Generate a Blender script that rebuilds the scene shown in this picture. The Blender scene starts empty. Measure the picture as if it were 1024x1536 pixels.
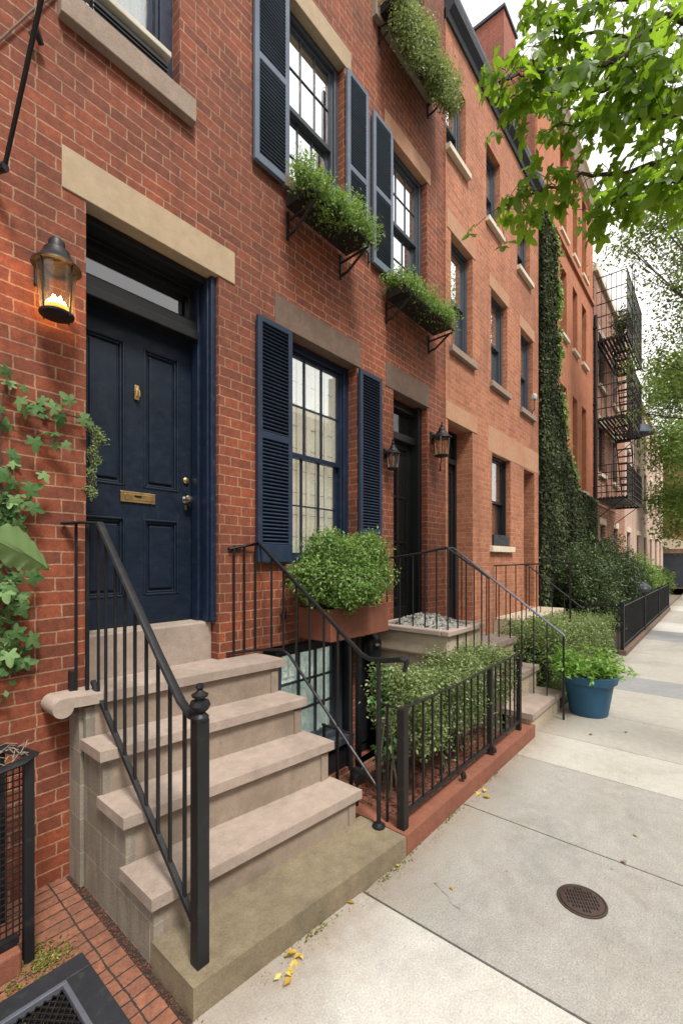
import bpy, bmesh, math, random
import numpy as np
from mathutils import Vector, Matrix
R = math.radians
random.seed(7); rng = np.random.default_rng(7)
sc = bpy.context.scene
COL = sc.collection

# ------------------------------------------------------------------ camera
EYE = 1.84
cam_d = bpy.data.cameras.new('camera'); cam = bpy.data.objects.new('camera', cam_d); COL.objects.link(cam)
cam_d.sensor_fit = 'VERTICAL'; cam_d.sensor_height = 36.0; cam_d.sensor_width = 24.0
cam_d.lens = 670 / 1536 * 36.0
cam_d.shift_y = 72 / 1536
cam_d.clip_start = 0.05; cam_d.clip_end = 2000
TH = R(40.19)
cam.location = (0, 0, EYE)
cam.rotation_euler = (R(90), 0, TH - R(90))
sc.camera = cam

# ------------------------------------------------------------------ sky, sun, exposure
SUN_EL, SUN_AZ = R(58), R(-110)      # azimuth measured from +X towards +Y
w = bpy.data.worlds.new('World'); sc.world = w; w.use_nodes = True
nt = w.node_tree; nt.nodes.clear()
sky = nt.nodes.new('ShaderNodeTexSky'); sky.sky_type = 'NISHITA'; sky.sun_disc = False
sky.sun_elevation = SUN_EL; sky.sun_rotation = R(90) - SUN_AZ
sky.dust_density = 4.0; sky.air_density = 1.0; sky.ozone_density = 1.0
mix = nt.nodes.new('ShaderNodeMix'); mix.data_type = 'RGBA'; mix.inputs[0].default_value = 0.9
mix.inputs[7].default_value = (9.5, 9.2, 8.8, 1)
bg = nt.nodes.new('ShaderNodeBackground'); bg.inputs[1].default_value = 0.095
out = nt.nodes.new('ShaderNodeOutputWorld')
nt.links.new(sky.outputs[0], mix.inputs[6]); nt.links.new(mix.outputs[2], bg.inputs[0]); nt.links.new(bg.outputs[0], out.inputs[0])
sd = bpy.data.lights.new('sun', 'SUN'); sun = bpy.data.objects.new('sun', sd); COL.objects.link(sun)
sd.energy = 2.7; sd.angle = R(13); sd.color = (1.0, 0.95, 0.88)
sv = Vector((math.cos(SUN_EL) * math.cos(SUN_AZ), math.cos(SUN_EL) * math.sin(SUN_AZ), math.sin(SUN_EL)))
sun.rotation_euler = sv.to_track_quat('Z', 'Y').to_euler(); sun.location = (0, -5, 20)
vs = sc.view_settings; vs.view_transform = 'Standard'; vs.look = 'None'; vs.gamma = 1; vs.exposure = 0.85; vs.use_curve_mapping = False

# ------------------------------------------------------------------ materials
def newmat(name):
    m = bpy.data.materials.new(name); m.use_nodes = True
    n = m.node_tree.nodes; l = m.node_tree.links
    return m, n, l, n['Principled BSDF']
def N(n, t, **k):
    x = n.new(t)
    for a, b in k.items(): setattr(x, a, b)
    return x
def mixc(n, l, fac, a, b, mode='MIX'):
    x = n.new('ShaderNodeMix'); x.data_type = 'RGBA'; x.blend_type = mode
    for i, v in ((0, fac), (6, a), (7, b)):
        if hasattr(v, 'links') or isinstance(v, bpy.types.NodeSocket): l.new(v, x.inputs[i])
        elif i == 0: x.inputs[0].default_value = v
        else: x.inputs[i].default_value = (*v, 1)
    return x.outputs[2]
def mth(n, l, op, a, b=0.0, clamp=False):
    x = n.new('ShaderNodeMath'); x.operation = op; x.use_clamp = clamp
    for i, v in ((0, a), (1, b)):
        if isinstance(v, bpy.types.NodeSocket): l.new(v, x.inputs[i])
        else: x.inputs[i].default_value = v
    return x.outputs[0]
def noise(n, l, vec, scale, detail=4, rough=.55, dist=0):
    x = n.new('ShaderNodeTexNoise'); x.inputs['Scale'].default_value = scale; x.inputs['Detail'].default_value = detail
    x.inputs['Roughness'].default_value = rough; x.inputs['Distortion'].default_value = dist
    if vec is not None: l.new(vec, x.inputs['Vector'])
    return x.outputs['Fac']
def ramp(n, l, fac, stops):
    x = n.new('ShaderNodeValToRGB'); el = x.color_ramp.elements
    while len(el) < len(stops): el.new(0.5)
    for e, (p, c) in zip(el, stops):
        e.position = p; e.color = (c, c, c, 1) if not hasattr(c, '__len__') else (*c, 1)
    l.new(fac, x.inputs[0]); return x.outputs[0]
def bump(n, l, p, h, strength, dist=.01):
    b = n.new('ShaderNodeBump'); b.inputs['Strength'].default_value = strength; b.inputs['Distance'].default_value = dist
    l.new(h, b.inputs['Height']); l.new(b.outputs[0], p.inputs['Normal'])
def pos(n): return n.new('ShaderNodeNewGeometry').outputs['Position']

def brick_mat(name, c1, c2, mortar, stain=(.05, .03, .025), bw=.20, rh=.0755, ms=.0048, strength=.8, floor=False, msmooth=.15, stain_amt=.55, wash=None, wash_amt=0.0):
    m, n, l, p = newmat(name)
    g = n.new('ShaderNodeNewGeometry')
    sp = N(n, 'ShaderNodeSeparateXYZ'); l.new(g.outputs['Position'], sp.inputs[0])
    sn = N(n, 'ShaderNodeSeparateXYZ'); l.new(g.outputs['True Normal'], sn.inputs[0])
    isx = mth(n, l, 'GREATER_THAN', mth(n, l, 'ABSOLUTE', sn.outputs[0]), .7)
    u = N(n, 'ShaderNodeMix'); l.new(isx, u.inputs[0]); l.new(sp.outputs[0], u.inputs[2]); l.new(sp.outputs[1], u.inputs[3])
    cb = N(n, 'ShaderNodeCombineXYZ')
    l.new(u.outputs[0], cb.inputs[0])
    l.new(sp.outputs[2] if not floor else sp.outputs[1], cb.inputs[1])
    if floor: l.new(sp.outputs[0], cb.inputs[0])
    # slight waviness of the courses
    nv = n.new('ShaderNodeTexNoise'); nv.inputs['Scale'].default_value = 3.0; nv.inputs['Detail'].default_value = 3
    l.new(g.outputs['Position'], nv.inputs['Vector'])
    sub = N(n, 'ShaderNodeVectorMath', operation='SUBTRACT'); l.new(nv.outputs['Color'], sub.inputs[0]); sub.inputs[1].default_value = (.5, .5, .5)
    scl = N(n, 'ShaderNodeVectorMath', operation='SCALE'); l.new(sub.outputs[0], scl.inputs[0]); scl.inputs['Scale'].default_value = .02
    add = N(n, 'ShaderNodeVectorMath', operation='ADD'); l.new(cb.outputs[0], add.inputs[0]); l.new(scl.outputs[0], add.inputs[1])
    nv2 = n.new('ShaderNodeTexNoise'); nv2.inputs['Scale'].default_value = 38; nv2.inputs['Detail'].default_value = 4; l.new(g.outputs['Position'], nv2.inputs['Vector'])
    sub2 = N(n, 'ShaderNodeVectorMath', operation='SUBTRACT'); l.new(nv2.outputs['Color'], sub2.inputs[0]); sub2.inputs[1].default_value = (.5, .5, .5)
    scl2 = N(n, 'ShaderNodeVectorMath', operation='SCALE'); l.new(sub2.outputs[0], scl2.inputs[0]); scl2.inputs['Scale'].default_value = .011
    add2 = N(n, 'ShaderNodeVectorMath', operation='ADD'); l.new(add.outputs[0], add2.inputs[0]); l.new(scl2.outputs[0], add2.inputs[1])
    b = N(n, 'ShaderNodeTexBrick'); l.new(add2.outputs[0], b.inputs['Vector'])
    b.offset = 0.0 if floor else .5; b.offset_frequency = 2; b.squash = 1.0 if floor else .62; b.squash_frequency = 4
    for k, v in (('Scale', 1), ('Mortar Size', ms), ('Mortar Smooth', msmooth), ('Bias', -.1), ('Brick Width', bw), ('Row Height', rh)): b.inputs[k].default_value = v
    b.inputs['Color1'].default_value = (*c1, 1); b.inputs['Color2'].default_value = (*c2, 1); b.inputs['Mortar'].default_value = (*mortar, 1)
    P = g.outputs['Position']
    big = noise(n, l, P, .9, 5, .6); med = noise(n, l, P, 9, 5, .65); fine = noise(n, l, P, 95, 5, .75)
    col = mixc(n, l, mth(n, l, 'MULTIPLY', ramp(n, l, big, [(.42, 0), (.72, 1)]), stain_amt), b.outputs['Color'], stain)
    col = mixc(n, l, mth(n, l, 'MULTIPLY', ramp(n, l, med, [(.55, 0), (.85, 1)]), .22), col, (mortar[0], mortar[1] * .8, mortar[2] * .75))
    col = mixc(n, l, .75, col, ramp(n, l, fine, [(.28, .5), (.72, 1.35)]), 'MULTIPLY')
    med2 = noise(n, l, P, 22, 4, .6)
    col = mixc(n, l, .5, col, ramp(n, l, med2, [(.3, .5), (.7, 1.4)]), 'MULTIPLY')
    mp = N(n, 'ShaderNodeMapping'); mp.inputs['Scale'].default_value = (5, 5, .45); l.new(P, mp.inputs[0])
    stk = noise(n, l, mp.outputs[0], 1.0, 6, .6)
    col = mixc(n, l, .55, col, ramp(n, l, stk, [(.32, .62), (.5, 1.0), (.75, 1.12)]), 'MULTIPLY')
    if wash: col = mixc(n, l, wash_amt, col, wash)
    l.new(col, p.inputs['Base Color']); p.inputs['Roughness'].default_value = .88
    h = mth(n, l, 'ADD', mth(n, l, 'SUBTRACT', 1.0, b.outputs['Fac']), mth(n, l, 'MULTIPLY', mth(n, l, 'ADD', fine, med), .3))
    bump(n, l, p, h, strength, .008)
    return m

def stone_mat(name, c, var=.25, stain=(.08, .07, .055), stain_amt=.4, rough=.85, scale=1.0, strength=.35, speck=.3, spots=0):
    m, n, l, p = newmat(name); P = pos(n)
    big = noise(n, l, P, 2.2 * scale, 6, .62); med = noise(n, l, P, 14 * scale, 5, .6); fine = noise(n, l, P, 110 * scale, 6, .8)
    a = tuple(x * (1 - var) for x in c); b = tuple(min(1, x * (1 + var)) for x in c)
    col = mixc(n, l, ramp(n, l, med, [(.3, 0), (.7, 1)]), a, b)
    col = mixc(n, l, mth(n, l, 'MULTIPLY', ramp(n, l, big, [(.48, 0), (.75, 1)]), stain_amt), col, stain)
    col = mixc(n, l, speck * 2, col, ramp(n, l, fine, [(.32, .55), (.68, 1.4)]), 'MULTIPLY')
    if spots:
        for sc_v, th_, dark in ((5.5, .07, .45), (14, .09, .6), (2.3, .035, .35)):
            v = N(n, 'ShaderNodeTexVoronoi'); v.inputs['Scale'].default_value = sc_v; l.new(P, v.inputs['Vector'])
            f = ramp(n, l, v.outputs['Distance'], [(th_ * .6, spots), (th_, 0)])
            gate = ramp(n, l, noise(n, l, P, sc_v * .5, 2), [(.5, 0), (.55, 1)])
            col = mixc(n, l, mth(n, l, 'MULTIPLY', f, gate), col, tuple(x * dark for x in c))
        wet = noise(n, l, P, .8, 8, .7, .6)
        col = mixc(n, l, .8, col, ramp(n, l, wet, [(.35, .74), (.5, 1.0), (.68, 1.12)]), 'MULTIPLY')
        if spots < .65:
            l.new(col, p.inputs['Base Color']); p.inputs['Roughness'].default_value = rough; bump(n, l, p, mth(n, l, 'ADD', med, mth(n, l, 'MULTIPLY', fine, .5)), strength, .006); return m
        gy = N(n, 'ShaderNodeSeparateXYZ'); l.new(P, gy.inputs[0])
        edge = mth(n, l, 'ADD', gy.outputs[1], mth(n, l, 'MULTIPLY', mth(n, l, 'SUBTRACT', med, .5), .5))
        er = N(n, 'ShaderNodeMapRange'); er.inputs[1].default_value = 1.15; er.inputs[2].default_value = 1.5; er.inputs[3].default_value = 0; er.inputs[4].default_value = .6; l.new(edge, er.inputs[0])
        col = mixc(n, l, er.outputs[0], col, (.17, .125, .08))
    l.new(col, p.inputs['Base Color']); p.inputs['Roughness'].default_value = rough
    bump(n, l, p, mth(n, l, 'ADD', med, mth(n, l, 'MULTIPLY', fine, .5)), strength, .006)
    return m

def paint_mat(name, c, rough=.4, wear=.25, wearc=(.25, .26, .27), strength=.12, metallic=0, scale=1):
    m, n, l, p = newmat(name); p.inputs['Specular IOR Level'].default_value = .3; P = pos(n)
    med = noise(n, l, P, 18 * scale, 6, .7); fine = noise(n, l, P, 140, 3, .6); big = noise(n, l, P, 3, 4)
    col = mixc(n, l, mth(n, l, 'MULTIPLY', ramp(n, l, med, [(.56, 0), (.78, 1)]), wear), c, wearc)
    col = mixc(n, l, .5, col, ramp(n, l, big, [(.3, .7), (.7, 1.25)]), 'MULTIPLY')
    l.new(col, p.inputs['Base Color']); p.inputs['Metallic'].default_value = metallic
    l.new(ramp(n, l, med, [(.3, max(.1, rough - .1)), (.7, rough + .2)]), p.inputs['Roughness'])
    bump(n, l, p, mth(n, l, 'ADD', med, fine), strength, .004)
    return m

def leaf_mat(name, dark, mid, light, trans=.35, rough=.45, spec=.4):
    m, n, l, p = newmat(name)
    at = N(n, 'ShaderNodeAttribute', attribute_name='tone')
    col = ramp(n, l, at.outputs['Fac'], [(0, dark), (.5, mid), (1, light)])
    l.new(col, p.inputs['Base Color']); p.inputs['Roughness'].default_value = rough
    p.inputs['Specular IOR Level'].default_value = spec
    t = n.new('ShaderNodeBsdfTranslucent')
    tc = mixc(n, l, .5, col, (light[0] * 1.5, light[1] * 1.6, light[2] * .8)); l.new(tc, t.inputs[0])
    ms = n.new('ShaderNodeMixShader'); ms.inputs[0].default_value = trans
    l.new(p.outputs[0], ms.inputs[1]); l.new(t.outputs[0], ms.inputs[2])
    l.new(ms.outputs[0], n['Material Output'].inputs[0])
    return m

def glass_mat(name, tint=(.75, .8, .8), base=.08, dirt=0.02, gain=1.0, bumpy=.02):
    m, n, l, p = newmat(name); n.remove(p)
    tr = n.new('ShaderNodeBsdfTransparent'); tr.inputs[0].default_value = (*tint, 1)
    gl = n.new('ShaderNodeBsdfGlossy'); gl.inputs['Roughness'].default_value = .015; gl.inputs[0].default_value = (.95, .97, 1, 1)
    lw = n.new('ShaderNodeFresnel'); lw.inputs[0].default_value = 1.5
    f = mth(n, l, 'ADD', mth(n, l, 'MULTIPLY', lw.outputs[0], gain), base, True)
    P = pos(n); nz = noise(n, l, P, 2.5, 2)
    b = n.new('ShaderNodeBump'); b.inputs['Strength'].default_value = bumpy; b.inputs['Distance'].default_value = .05
    l.new(nz, b.inputs['Height']); l.new(b.outputs[0], gl.inputs['Normal'])
    ms = n.new('ShaderNodeMixShader'); l.new(f, ms.inputs[0]); l.new(tr.outputs[0], ms.inputs[1]); l.new(gl.outputs[0], ms.inputs[2])
    df = n.new('ShaderNodeBsdfDiffuse'); df.inputs[0].default_value = (.4, .4, .38, 1)
    m2 = n.new('ShaderNodeMixShader'); m2.inputs[0].default_value = dirt
    l.new(ms.outputs[0], m2.inputs[1]); l.new(df.outputs[0], m2.inputs[2]); l.new(m2.outputs[0], n['Material Output'].inputs[0])
    return m

M = {}
M['brick'] = brick_mat('red brick', (.27, .066, .027), (.155, .042, .021), (.38, .215, .13), stain=(.06, .026, .018), strength=1.0)
M['salmon'] = brick_mat('salmon brick', (.45, .175, .09), (.33, .115, .058), (.52, .32, .21), stain=(.22, .09, .05), ms=.004, stain_amt=.5)
M['orange'] = stone_mat('orange stucco', (.40, .145, .07), .16, (.24, .085, .045), .8, .9, strength=.2, speck=.12)
M['oldbrick'] = brick_mat('old brick', (.38, .16, .09), (.24, .09, .055), (.50, .38, .30), ms=.008, stain=(.16, .08, .05), stain_amt=.5, rh=.1)
M['palebrick'] = brick_mat('pale brick', (.58, .38, .30), (.46, .27, .2), (.60, .50, .42), ms=.008, stain=(.55, .45, .38), stain_amt=.6)
M['chimbrick'] = brick_mat('chimney brick', (.34, .09, .055), (.26, .08, .05), (.34, .17, .12), stain=(.12, .07, .05), ms=.004)
M['paving'] = brick_mat('brick paving', (.26, .105, .06), (.19, .08, .05), (.03, .025, .02), bw=.43, rh=.075, ms=.004, floor=True, stain=(.1, .06, .04), stain_amt=.4, strength=.8)
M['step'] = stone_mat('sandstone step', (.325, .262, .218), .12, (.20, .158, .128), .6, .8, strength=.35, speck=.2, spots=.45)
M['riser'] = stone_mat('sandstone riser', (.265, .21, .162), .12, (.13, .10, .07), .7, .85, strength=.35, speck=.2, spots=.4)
M['platform'] = stone_mat('worn bottom step', (.195, .158, .10), .16, (.10, .085, .06), .65, .9, strength=.7, speck=.35, spots=.5)
M['tan'] = stone_mat('tan lintel', (.37, .285, .185), .1, (.27, .18, .11), .5, .85, speck=.12)
M['brownstone'] = stone_mat('brownstone', (.13, .085, .06), .2, (.07, .05, .04), .5, .85)
M['redstone'] = stone_mat('red stone kerb', (.20, .072, .042), .18, (.16, .06, .04), .4, .8, strength=.3)
M['terracotta'] = stone_mat('terracotta box', (.17, .058, .03), .12, (.12, .05, .03), .4, .75, strength=.2, speck=.15)
M['sillstone'] = stone_mat('sill stone', (.26, .2, .155), .12, (.15, .11, .09), .4, .85)
M['creamstone'] = stone_mat('cream sill', (.62, .54, .42), .1, (.4, .32, .24), .3, .8, speck=.12)
M['planterstone'] = stone_mat('planter stone', (.40, .34, .25), .1, (.24, .2, .14), .4, .8, speck=.15)
M['beigeband'] = stone_mat('tan band', (.40, .225, .135), .12, (.38, .16, .09), .8, .88, speck=.15)
M['concrete'] = stone_mat('grey sidewalk', (.295, .288, .265), .1, (.23, .205, .17), .45, .9, strength=.5, speck=.5, spots=.7)
M['concrete_light'] = stone_mat('pale sidewalk', (.455, .445, .415), .08, (.36, .33, .28), .45, .9, strength=.5, speck=.4, spots=.7)
M['concrete_pale'] = stone_mat('cream sidewalk', (.40, .385, .345), .08, (.3, .27, .22), .4, .9, strength=.4, speck=.35, spots=.7)
M['concrete_mid'] = stone_mat('beige sidewalk', (.34, .325, .29), .08, (.3, .27, .22), .4, .9, strength=.4, speck=.35, spots=.7)
M['concrete_blue'] = stone_mat('blue grey sidewalk', (.235, .24, .245), .08, (.2, .2, .2), .4, .85, strength=.3, speck=.3, spots=.7)
M['asphalt'] = stone_mat('asphalt', (.05, .05, .05), .15, strength=.6)
M['soil'] = stone_mat('soil', (.035, .025, .018), .5, (.02, .015, .01), .5, .95, strength=1.5)
M['dirt'] = stone_mat('ground dirt', (.16, .13, .1), .3, strength=1)
M['mulch'] = stone_mat('red mulch', (.17, .06, .035), .5, (.07, .03, .02), .6, .95, 3.0, strength=1.5, speck=.5)
M['iron'] = paint_mat('black iron', (.012, .013, .015), .38, .25, (.09, .08, .075), .25)
M['rustiron'] = paint_mat('rusty black iron', (.014, .012, .012), .5, .5, (.09, .045, .03), .4)
M['steel'] = paint_mat('galvanised rail', (.20, .22, .27), .3, .3, (.1, .1, .1), .1, .6)
M['navy'] = paint_mat('navy door paint', (.005, .012, .025), .45, .12, (.06, .065, .07), .06)
M['navyframe'] = paint_mat('navy frame paint', (.008, .017, .040), .42, .18, (.14, .16, .2), .1)
M['shutter'] = paint_mat('blue shutter paint', (.016, .028, .055), .5, .3, (.09, .11, .15), .1)
M['shutter_up'] = paint_mat('faded blue shutter paint', (.11, .14, .19), .5, .4, (.22, .25, .3), .1)
M['blackpaint'] = paint_mat('black paint', (.010, .011, .013), .35, .15, (.05, .05, .05), .08)
M['greywin'] = paint_mat('grey window paint', (.045, .055, .07), .45, .3, (.14, .15, .16), .08)
M['brownwin'] = paint_mat('brown window paint', (.10, .055, .035), .5, .3, (.2, .12, .08), .1)
M['woodblind'] = stone_mat('brown wooden blind', (.42, .16, .08), .2, (.2, .08, .04), .5, .6)
M['brass'] = paint_mat('brass', (.55, .40, .18), .3, .5, (.2, .14, .07), .2, .9)
M['silver'] = paint_mat('silver knob', (.6, .55, .48), .22, .3, (.2, .16, .12), .1, 1)
M['pot'] = paint_mat('blue pot plastic', (.022, .085, .155), .42, .2, (.08, .15, .2), .06)
M['manhole'] = paint_mat('rusty iron cover', (.075, .052, .045), .55, .5, (.16, .1, .07), .6, .5)
M['hole'] = paint_mat('dark hole', (.004, .004, .004), .9, 0)
M['grate'] = paint_mat('grey steel frame', (.055, .06, .07), .35, .5, (.13, .13, .13), .3, .6)
M['curtain'] = stone_mat('cream curtain', (.80, .75, .58), .04, (.6, .62, .52), .5, .9, .25, .0, .02)
M['shade'] = stone_mat('window shade', (.5, .5, .46), .06, (.35, .33, .3), .3, .9, .3, .0, .02)
M['curtain_glow'] = stone_mat('cream blind with added glow', (.80, .75, .58), .04, (.5, .5, .42), .6, .9, .5, .0, .02)  # emission is added further down to brighten this recessed blind; no lamp behind
M['greenshade_glow'] = stone_mat('basement blind with painted green glow', (.62, .72, .64), .25, (.25, .33, .28), .8, .8, 2, .1, .3)  # mottled green paints in the outside reflection; emission added to brighten it
M['dark'] = paint_mat('dark room', (.012, .012, .012), .9, 0)
M['roof'] = stone_mat('roof tar', (.06, .06, .065), .2)
M['gravel'] = stone_mat('gravel', (.36, .36, .33), .5, (.1, .1, .09), .5, .9, 4, 2.0, .6)
M['bark'] = stone_mat('bark', (.07, .055, .04), .4, (.03, .025, .02), .5, .95, 4, 1.5)
M['white'] = paint_mat('white plastic', (.5, .5, .48), .4, .1)
M['ac'] = paint_mat('cream metal', (.5, .46, .38), .5, .3, (.3, .25, .2))
M['glass'] = glass_mat('window glass', (.95, .96, .95), .05, .02, .6, .006)
M['glass_bright'] = glass_mat('upper window glass', (.6, .65, .65), .72, .04, 1.0, .006)
M['glass_dark'] = glass_mat('dark glass', (.3, .3, .3), .02, .03, .7, .06)
M['glass_transom'] = glass_mat('transom glass', (.4, .4, .4), .10, .01, 1.0, .01)
M['lampglass'] = glass_mat('lantern glass', (.85, .72, .55), .02, .06, .6, .1)
M['leaf_bush'] = leaf_mat('bush leaves', (.035, .08, .018), (.11, .21, .045), (.30, .42, .13), .35)
M['leaf_hedge'] = leaf_mat('hedge leaves', (.05, .09, .03), (.14, .20, .07), (.36, .42, .19), .3)
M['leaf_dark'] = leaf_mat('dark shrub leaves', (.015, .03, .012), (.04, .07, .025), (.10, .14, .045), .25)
M['leaf_ivy'] = leaf_mat('ivy leaves', (.012, .018, .009), (.035, .046, .022), (.10, .12, .055), .15, .7, .15)
M['leaf_maple'] = leaf_mat('maple leaves', (.045, .11, .012), (.12, .235, .022), (.27, .40, .045), .62)
M['leaf_vine'] = leaf_mat('vine leaves', (.03, .09, .025), (.07, .155, .05), (.20, .32, .13), .25, .65, .2)
M['leaf_tree'] = leaf_mat('street tree leaves', (.06, .11, .025), (.13, .20, .05), (.24, .33, .09), .5)
M['leaf_pot'] = leaf_mat('pot plant leaves', (.07, .17, .025), (.16, .33, .05), (.32, .5, .1), .35)
M['yellowleaf'] = leaf_mat('fallen yellow leaf', (.35, .2, .03), (.5, .33, .04), (.6, .45, .1), .2)
M['brownleaf'] = leaf_mat('fallen brown leaf', (.18, .09, .04), (.3, .16, .08), (.4, .25, .12), .1)
M['moss'] = leaf_mat('moss', (.05, .06, .01), (.13, .14, .02), (.25, .24, .05), .2)
for k_, c_, e_ in (('curtain_glow', (1, .93, .72), .42), ('greenshade_glow', (.62, .8, .66), .38)):
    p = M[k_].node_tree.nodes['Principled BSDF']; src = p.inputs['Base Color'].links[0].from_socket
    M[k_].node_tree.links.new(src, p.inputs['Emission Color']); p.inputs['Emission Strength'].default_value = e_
m, n, l, p = newmat('flame'); p.inputs['Emission Color'].default_value = (1, .62, .24, 1); p.inputs['Emission Strength'].default_value = 26; M['flame'] = m
m, n, l, p = newmat('candle base'); p.inputs['Base Color'].default_value = (.8, .35, .1, 1); p.inputs['Emission Color'].default_value = (1, .35, .07, 1); p.inputs['Emission Strength'].default_value = 1.2; M['ember'] = m

def block_wall_mat():
    m, n, l, p = newmat('rendered block wall'); P = pos(n)
    sp = N(n, 'ShaderNodeSeparateXYZ'); l.new(P, sp.inputs[0])
    cb = N(n, 'ShaderNodeCombineXYZ'); l.new(sp.outputs[1], cb.inputs[0]); l.new(sp.outputs[2], cb.inputs[1])
    b = N(n, 'ShaderNodeTexBrick'); l.new(cb.outputs[0], b.inputs['Vector'])
    for k, v in (('Scale', 1), ('Mortar Size', .0022), ('Mortar Smooth', .1), ('Brick Width', .36), ('Row Height', .19)): b.inputs[k].default_value = v
    b.inputs['Color1'].default_value = (.27, .24, .19, 1); b.inputs['Color2'].default_value = (.225, .20, .155, 1); b.inputs['Mortar'].default_value = (.40, .37, .31, 1)
    mp = N(n, 'ShaderNodeMapping'); mp.inputs['Scale'].default_value = (6, 6, 1.2); l.new(P, mp.inputs[0])
    big = noise(n, l, mp.outputs[0], 2.5, 6, .65); fine = noise(n, l, P, 90, 4, .7)
    c = mixc(n, l, mth(n, l, 'MULTIPLY', ramp(n, l, big, [(.45, 0), (.7, 1)]), .55), b.outputs['Color'], (.10, .09, .075))
    c = mixc(n, l, .7, c, ramp(n, l, fine, [(.25, .7), (.75, 1.25)]), 'MULTIPLY')
    l.new(c, p.inputs['Base Color']); p.inputs['Roughness'].default_value = .9
    bump(n, l, p, mth(n, l, 'ADD', big, fine), .6, .006); return m
M['blockwall'] = block_wall_mat()

# ------------------------------------------------------------------ mesh helpers
WL = {}
def tag(o, label=None, cat=None, group=None, kind=None):
    if label: o['label'] = label
    if cat: o['category'] = cat
    if group: o['group'] = group
    if kind: o['kind'] = kind
    return o
def thing(name, loc, label, cat, group=None, rz=0):
    o = bpy.data.objects.new(name, None); COL.objects.link(o); o.empty_display_size = .1
    o.location = loc; o.rotation_euler.z = rz; WL[o.name] = Vector(loc)
    return tag(o, label, cat, group)
class MB:
    def __init__(s): s.bm = bmesh.new(); s.tone = None
    def box(s, x0, x1, y0, y1, z0, z1, rot=None, c=None):
        r = bmesh.ops.create_cube(s.bm, size=1)['verts']
        for v in r: v.co = Vector(((x0 + x1) / 2 + v.co.x * (x1 - x0), (y0 + y1) / 2 + v.co.y * (y1 - y0), (z0 + z1) / 2 + v.co.z * (z1 - z0)))
        if rot is not None:
            c = Vector(c) if c is not None else Vector(((x0 + x1) / 2, (y0 + y1) / 2, (z0 + z1) / 2))
            for v in r: v.co = rot @ (v.co - c) + c
        return s
    def quad(s, pts):
        s.bm.faces.new([s.bm.verts.new(p) for p in pts]); return s
    def prism(s, pts, z0, z1):
        a = [s.bm.verts.new((x, y, z0)) for x, y in pts]; b = [s.bm.verts.new((x, y, z1)) for x, y in pts]
        s.bm.faces.new(a[::-1]); s.bm.faces.new(b)
        for i in range(len(pts)):
            j = (i + 1) % len(pts); s.bm.faces.new([a[i], a[j], b[j], b[i]])
        return s
    def prismx(s, pts, x0, x1):   # outline in (y,z) extruded along x
        a = [s.bm.verts.new((x0, y, z)) for y, z in pts]; b = [s.bm.verts.new((x1, y, z)) for y, z in pts]
        s.bm.faces.new(a); s.bm.faces.new(b[::-1])
        for i in range(len(pts)):
            j = (i + 1) % len(pts); s.bm.faces.new([a[j], a[i], b[i], b[j]])
        return s
    def tube(s, pts, r, seg=8, cap=True, flat=None):
        pts = [Vector(p) for p in pts]; rs = r if hasattr(r, '__len__') else [r] * len(pts)
        rings = []; prev = None
        for i, p in enumerate(pts):
            a = pts[max(i - 1, 0)]; b = pts[min(i + 1, len(pts) - 1)]
            t = (b - a).normalized()
            if prev is None: ref = Vector((0, 0, 1)) if abs(t.z) < .9 else Vector((1, 0, 0)); u = t.cross(ref).normalized()
            else: u = (prev - t * prev.dot(t)).normalized()
            prev = u; v = t.cross(u)
            fu, fv = flat if flat else (1, 1)
            off = math.pi / seg if seg == 4 else 0
            rings.append([s.bm.verts.new(p + (u * math.cos(off + 2 * math.pi * k / seg) * fu + v * math.sin(off + 2 * math.pi * k / seg) * fv) * rs[i]) for k in range(seg)])
        for A, B in zip(rings, rings[1:]):
            for k in range(seg): s.bm.faces.new([A[k], A[(k + 1) % seg], B[(k + 1) % seg], B[k]])
        if cap: s.bm.faces.new(rings[0][::-1]); s.bm.faces.new(rings[-1])
        return s
    def lathe(s, prof, c, seg=20, squash=1):
        rings = []
        for r, z in prof:
            rings.append([s.bm.verts.new((c[0] + r * math.cos(2 * math.pi * k / seg), c[1] + r * squash * math.sin(2 * math.pi * k / seg), c[2] + z)) for k in range(seg)])
        for A, B in zip(rings, rings[1:]):
            for k in range(seg): s.bm.faces.new([A[k], A[(k + 1) % seg], B[(k + 1) % seg], B[k]])
        s.bm.faces.new(rings[0][::-1]); s.bm.faces.new(rings[-1]); return s
    def build(s, name, mat, parent=None, bevel=0, bseg=2, smooth=False, limit=30):
        if bevel:
            es = [e for e in s.bm.edges if len(e.link_faces) == 2 and e.calc_face_angle(0) > R(limit)]
            bmesh.ops.bevel(s.bm, geom=es, offset=bevel, segments=bseg, affect='EDGES', profile=.5, clamp_overlap=True)
        bmesh.ops.recalc_face_normals(s.bm, faces=s.bm.faces)
        off = WL[parent.name] if parent else Vector((0, 0, 0))
        for v in s.bm.verts: v.co -= off
        me = bpy.data.meshes.new(name); s.bm.to_mesh(me); s.bm.free()
        if smooth:
            for p in me.polygons: p.use_smooth = True
            try: me.set_sharp_from_angle(angle=R(40))
            except Exception: pass
        me.materials.append(M[mat] if isinstance(mat, str) else mat)
        o = bpy.data.objects.new(name, me); COL.objects.link(o)
        if parent: o.parent = parent
        WL[o.name] = off
        return o
def B(*a): return MB().box(*a)
def struct(name, mb, mat, **k): return tag(mb.build(name, mat, **k), kind='structure')

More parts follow.
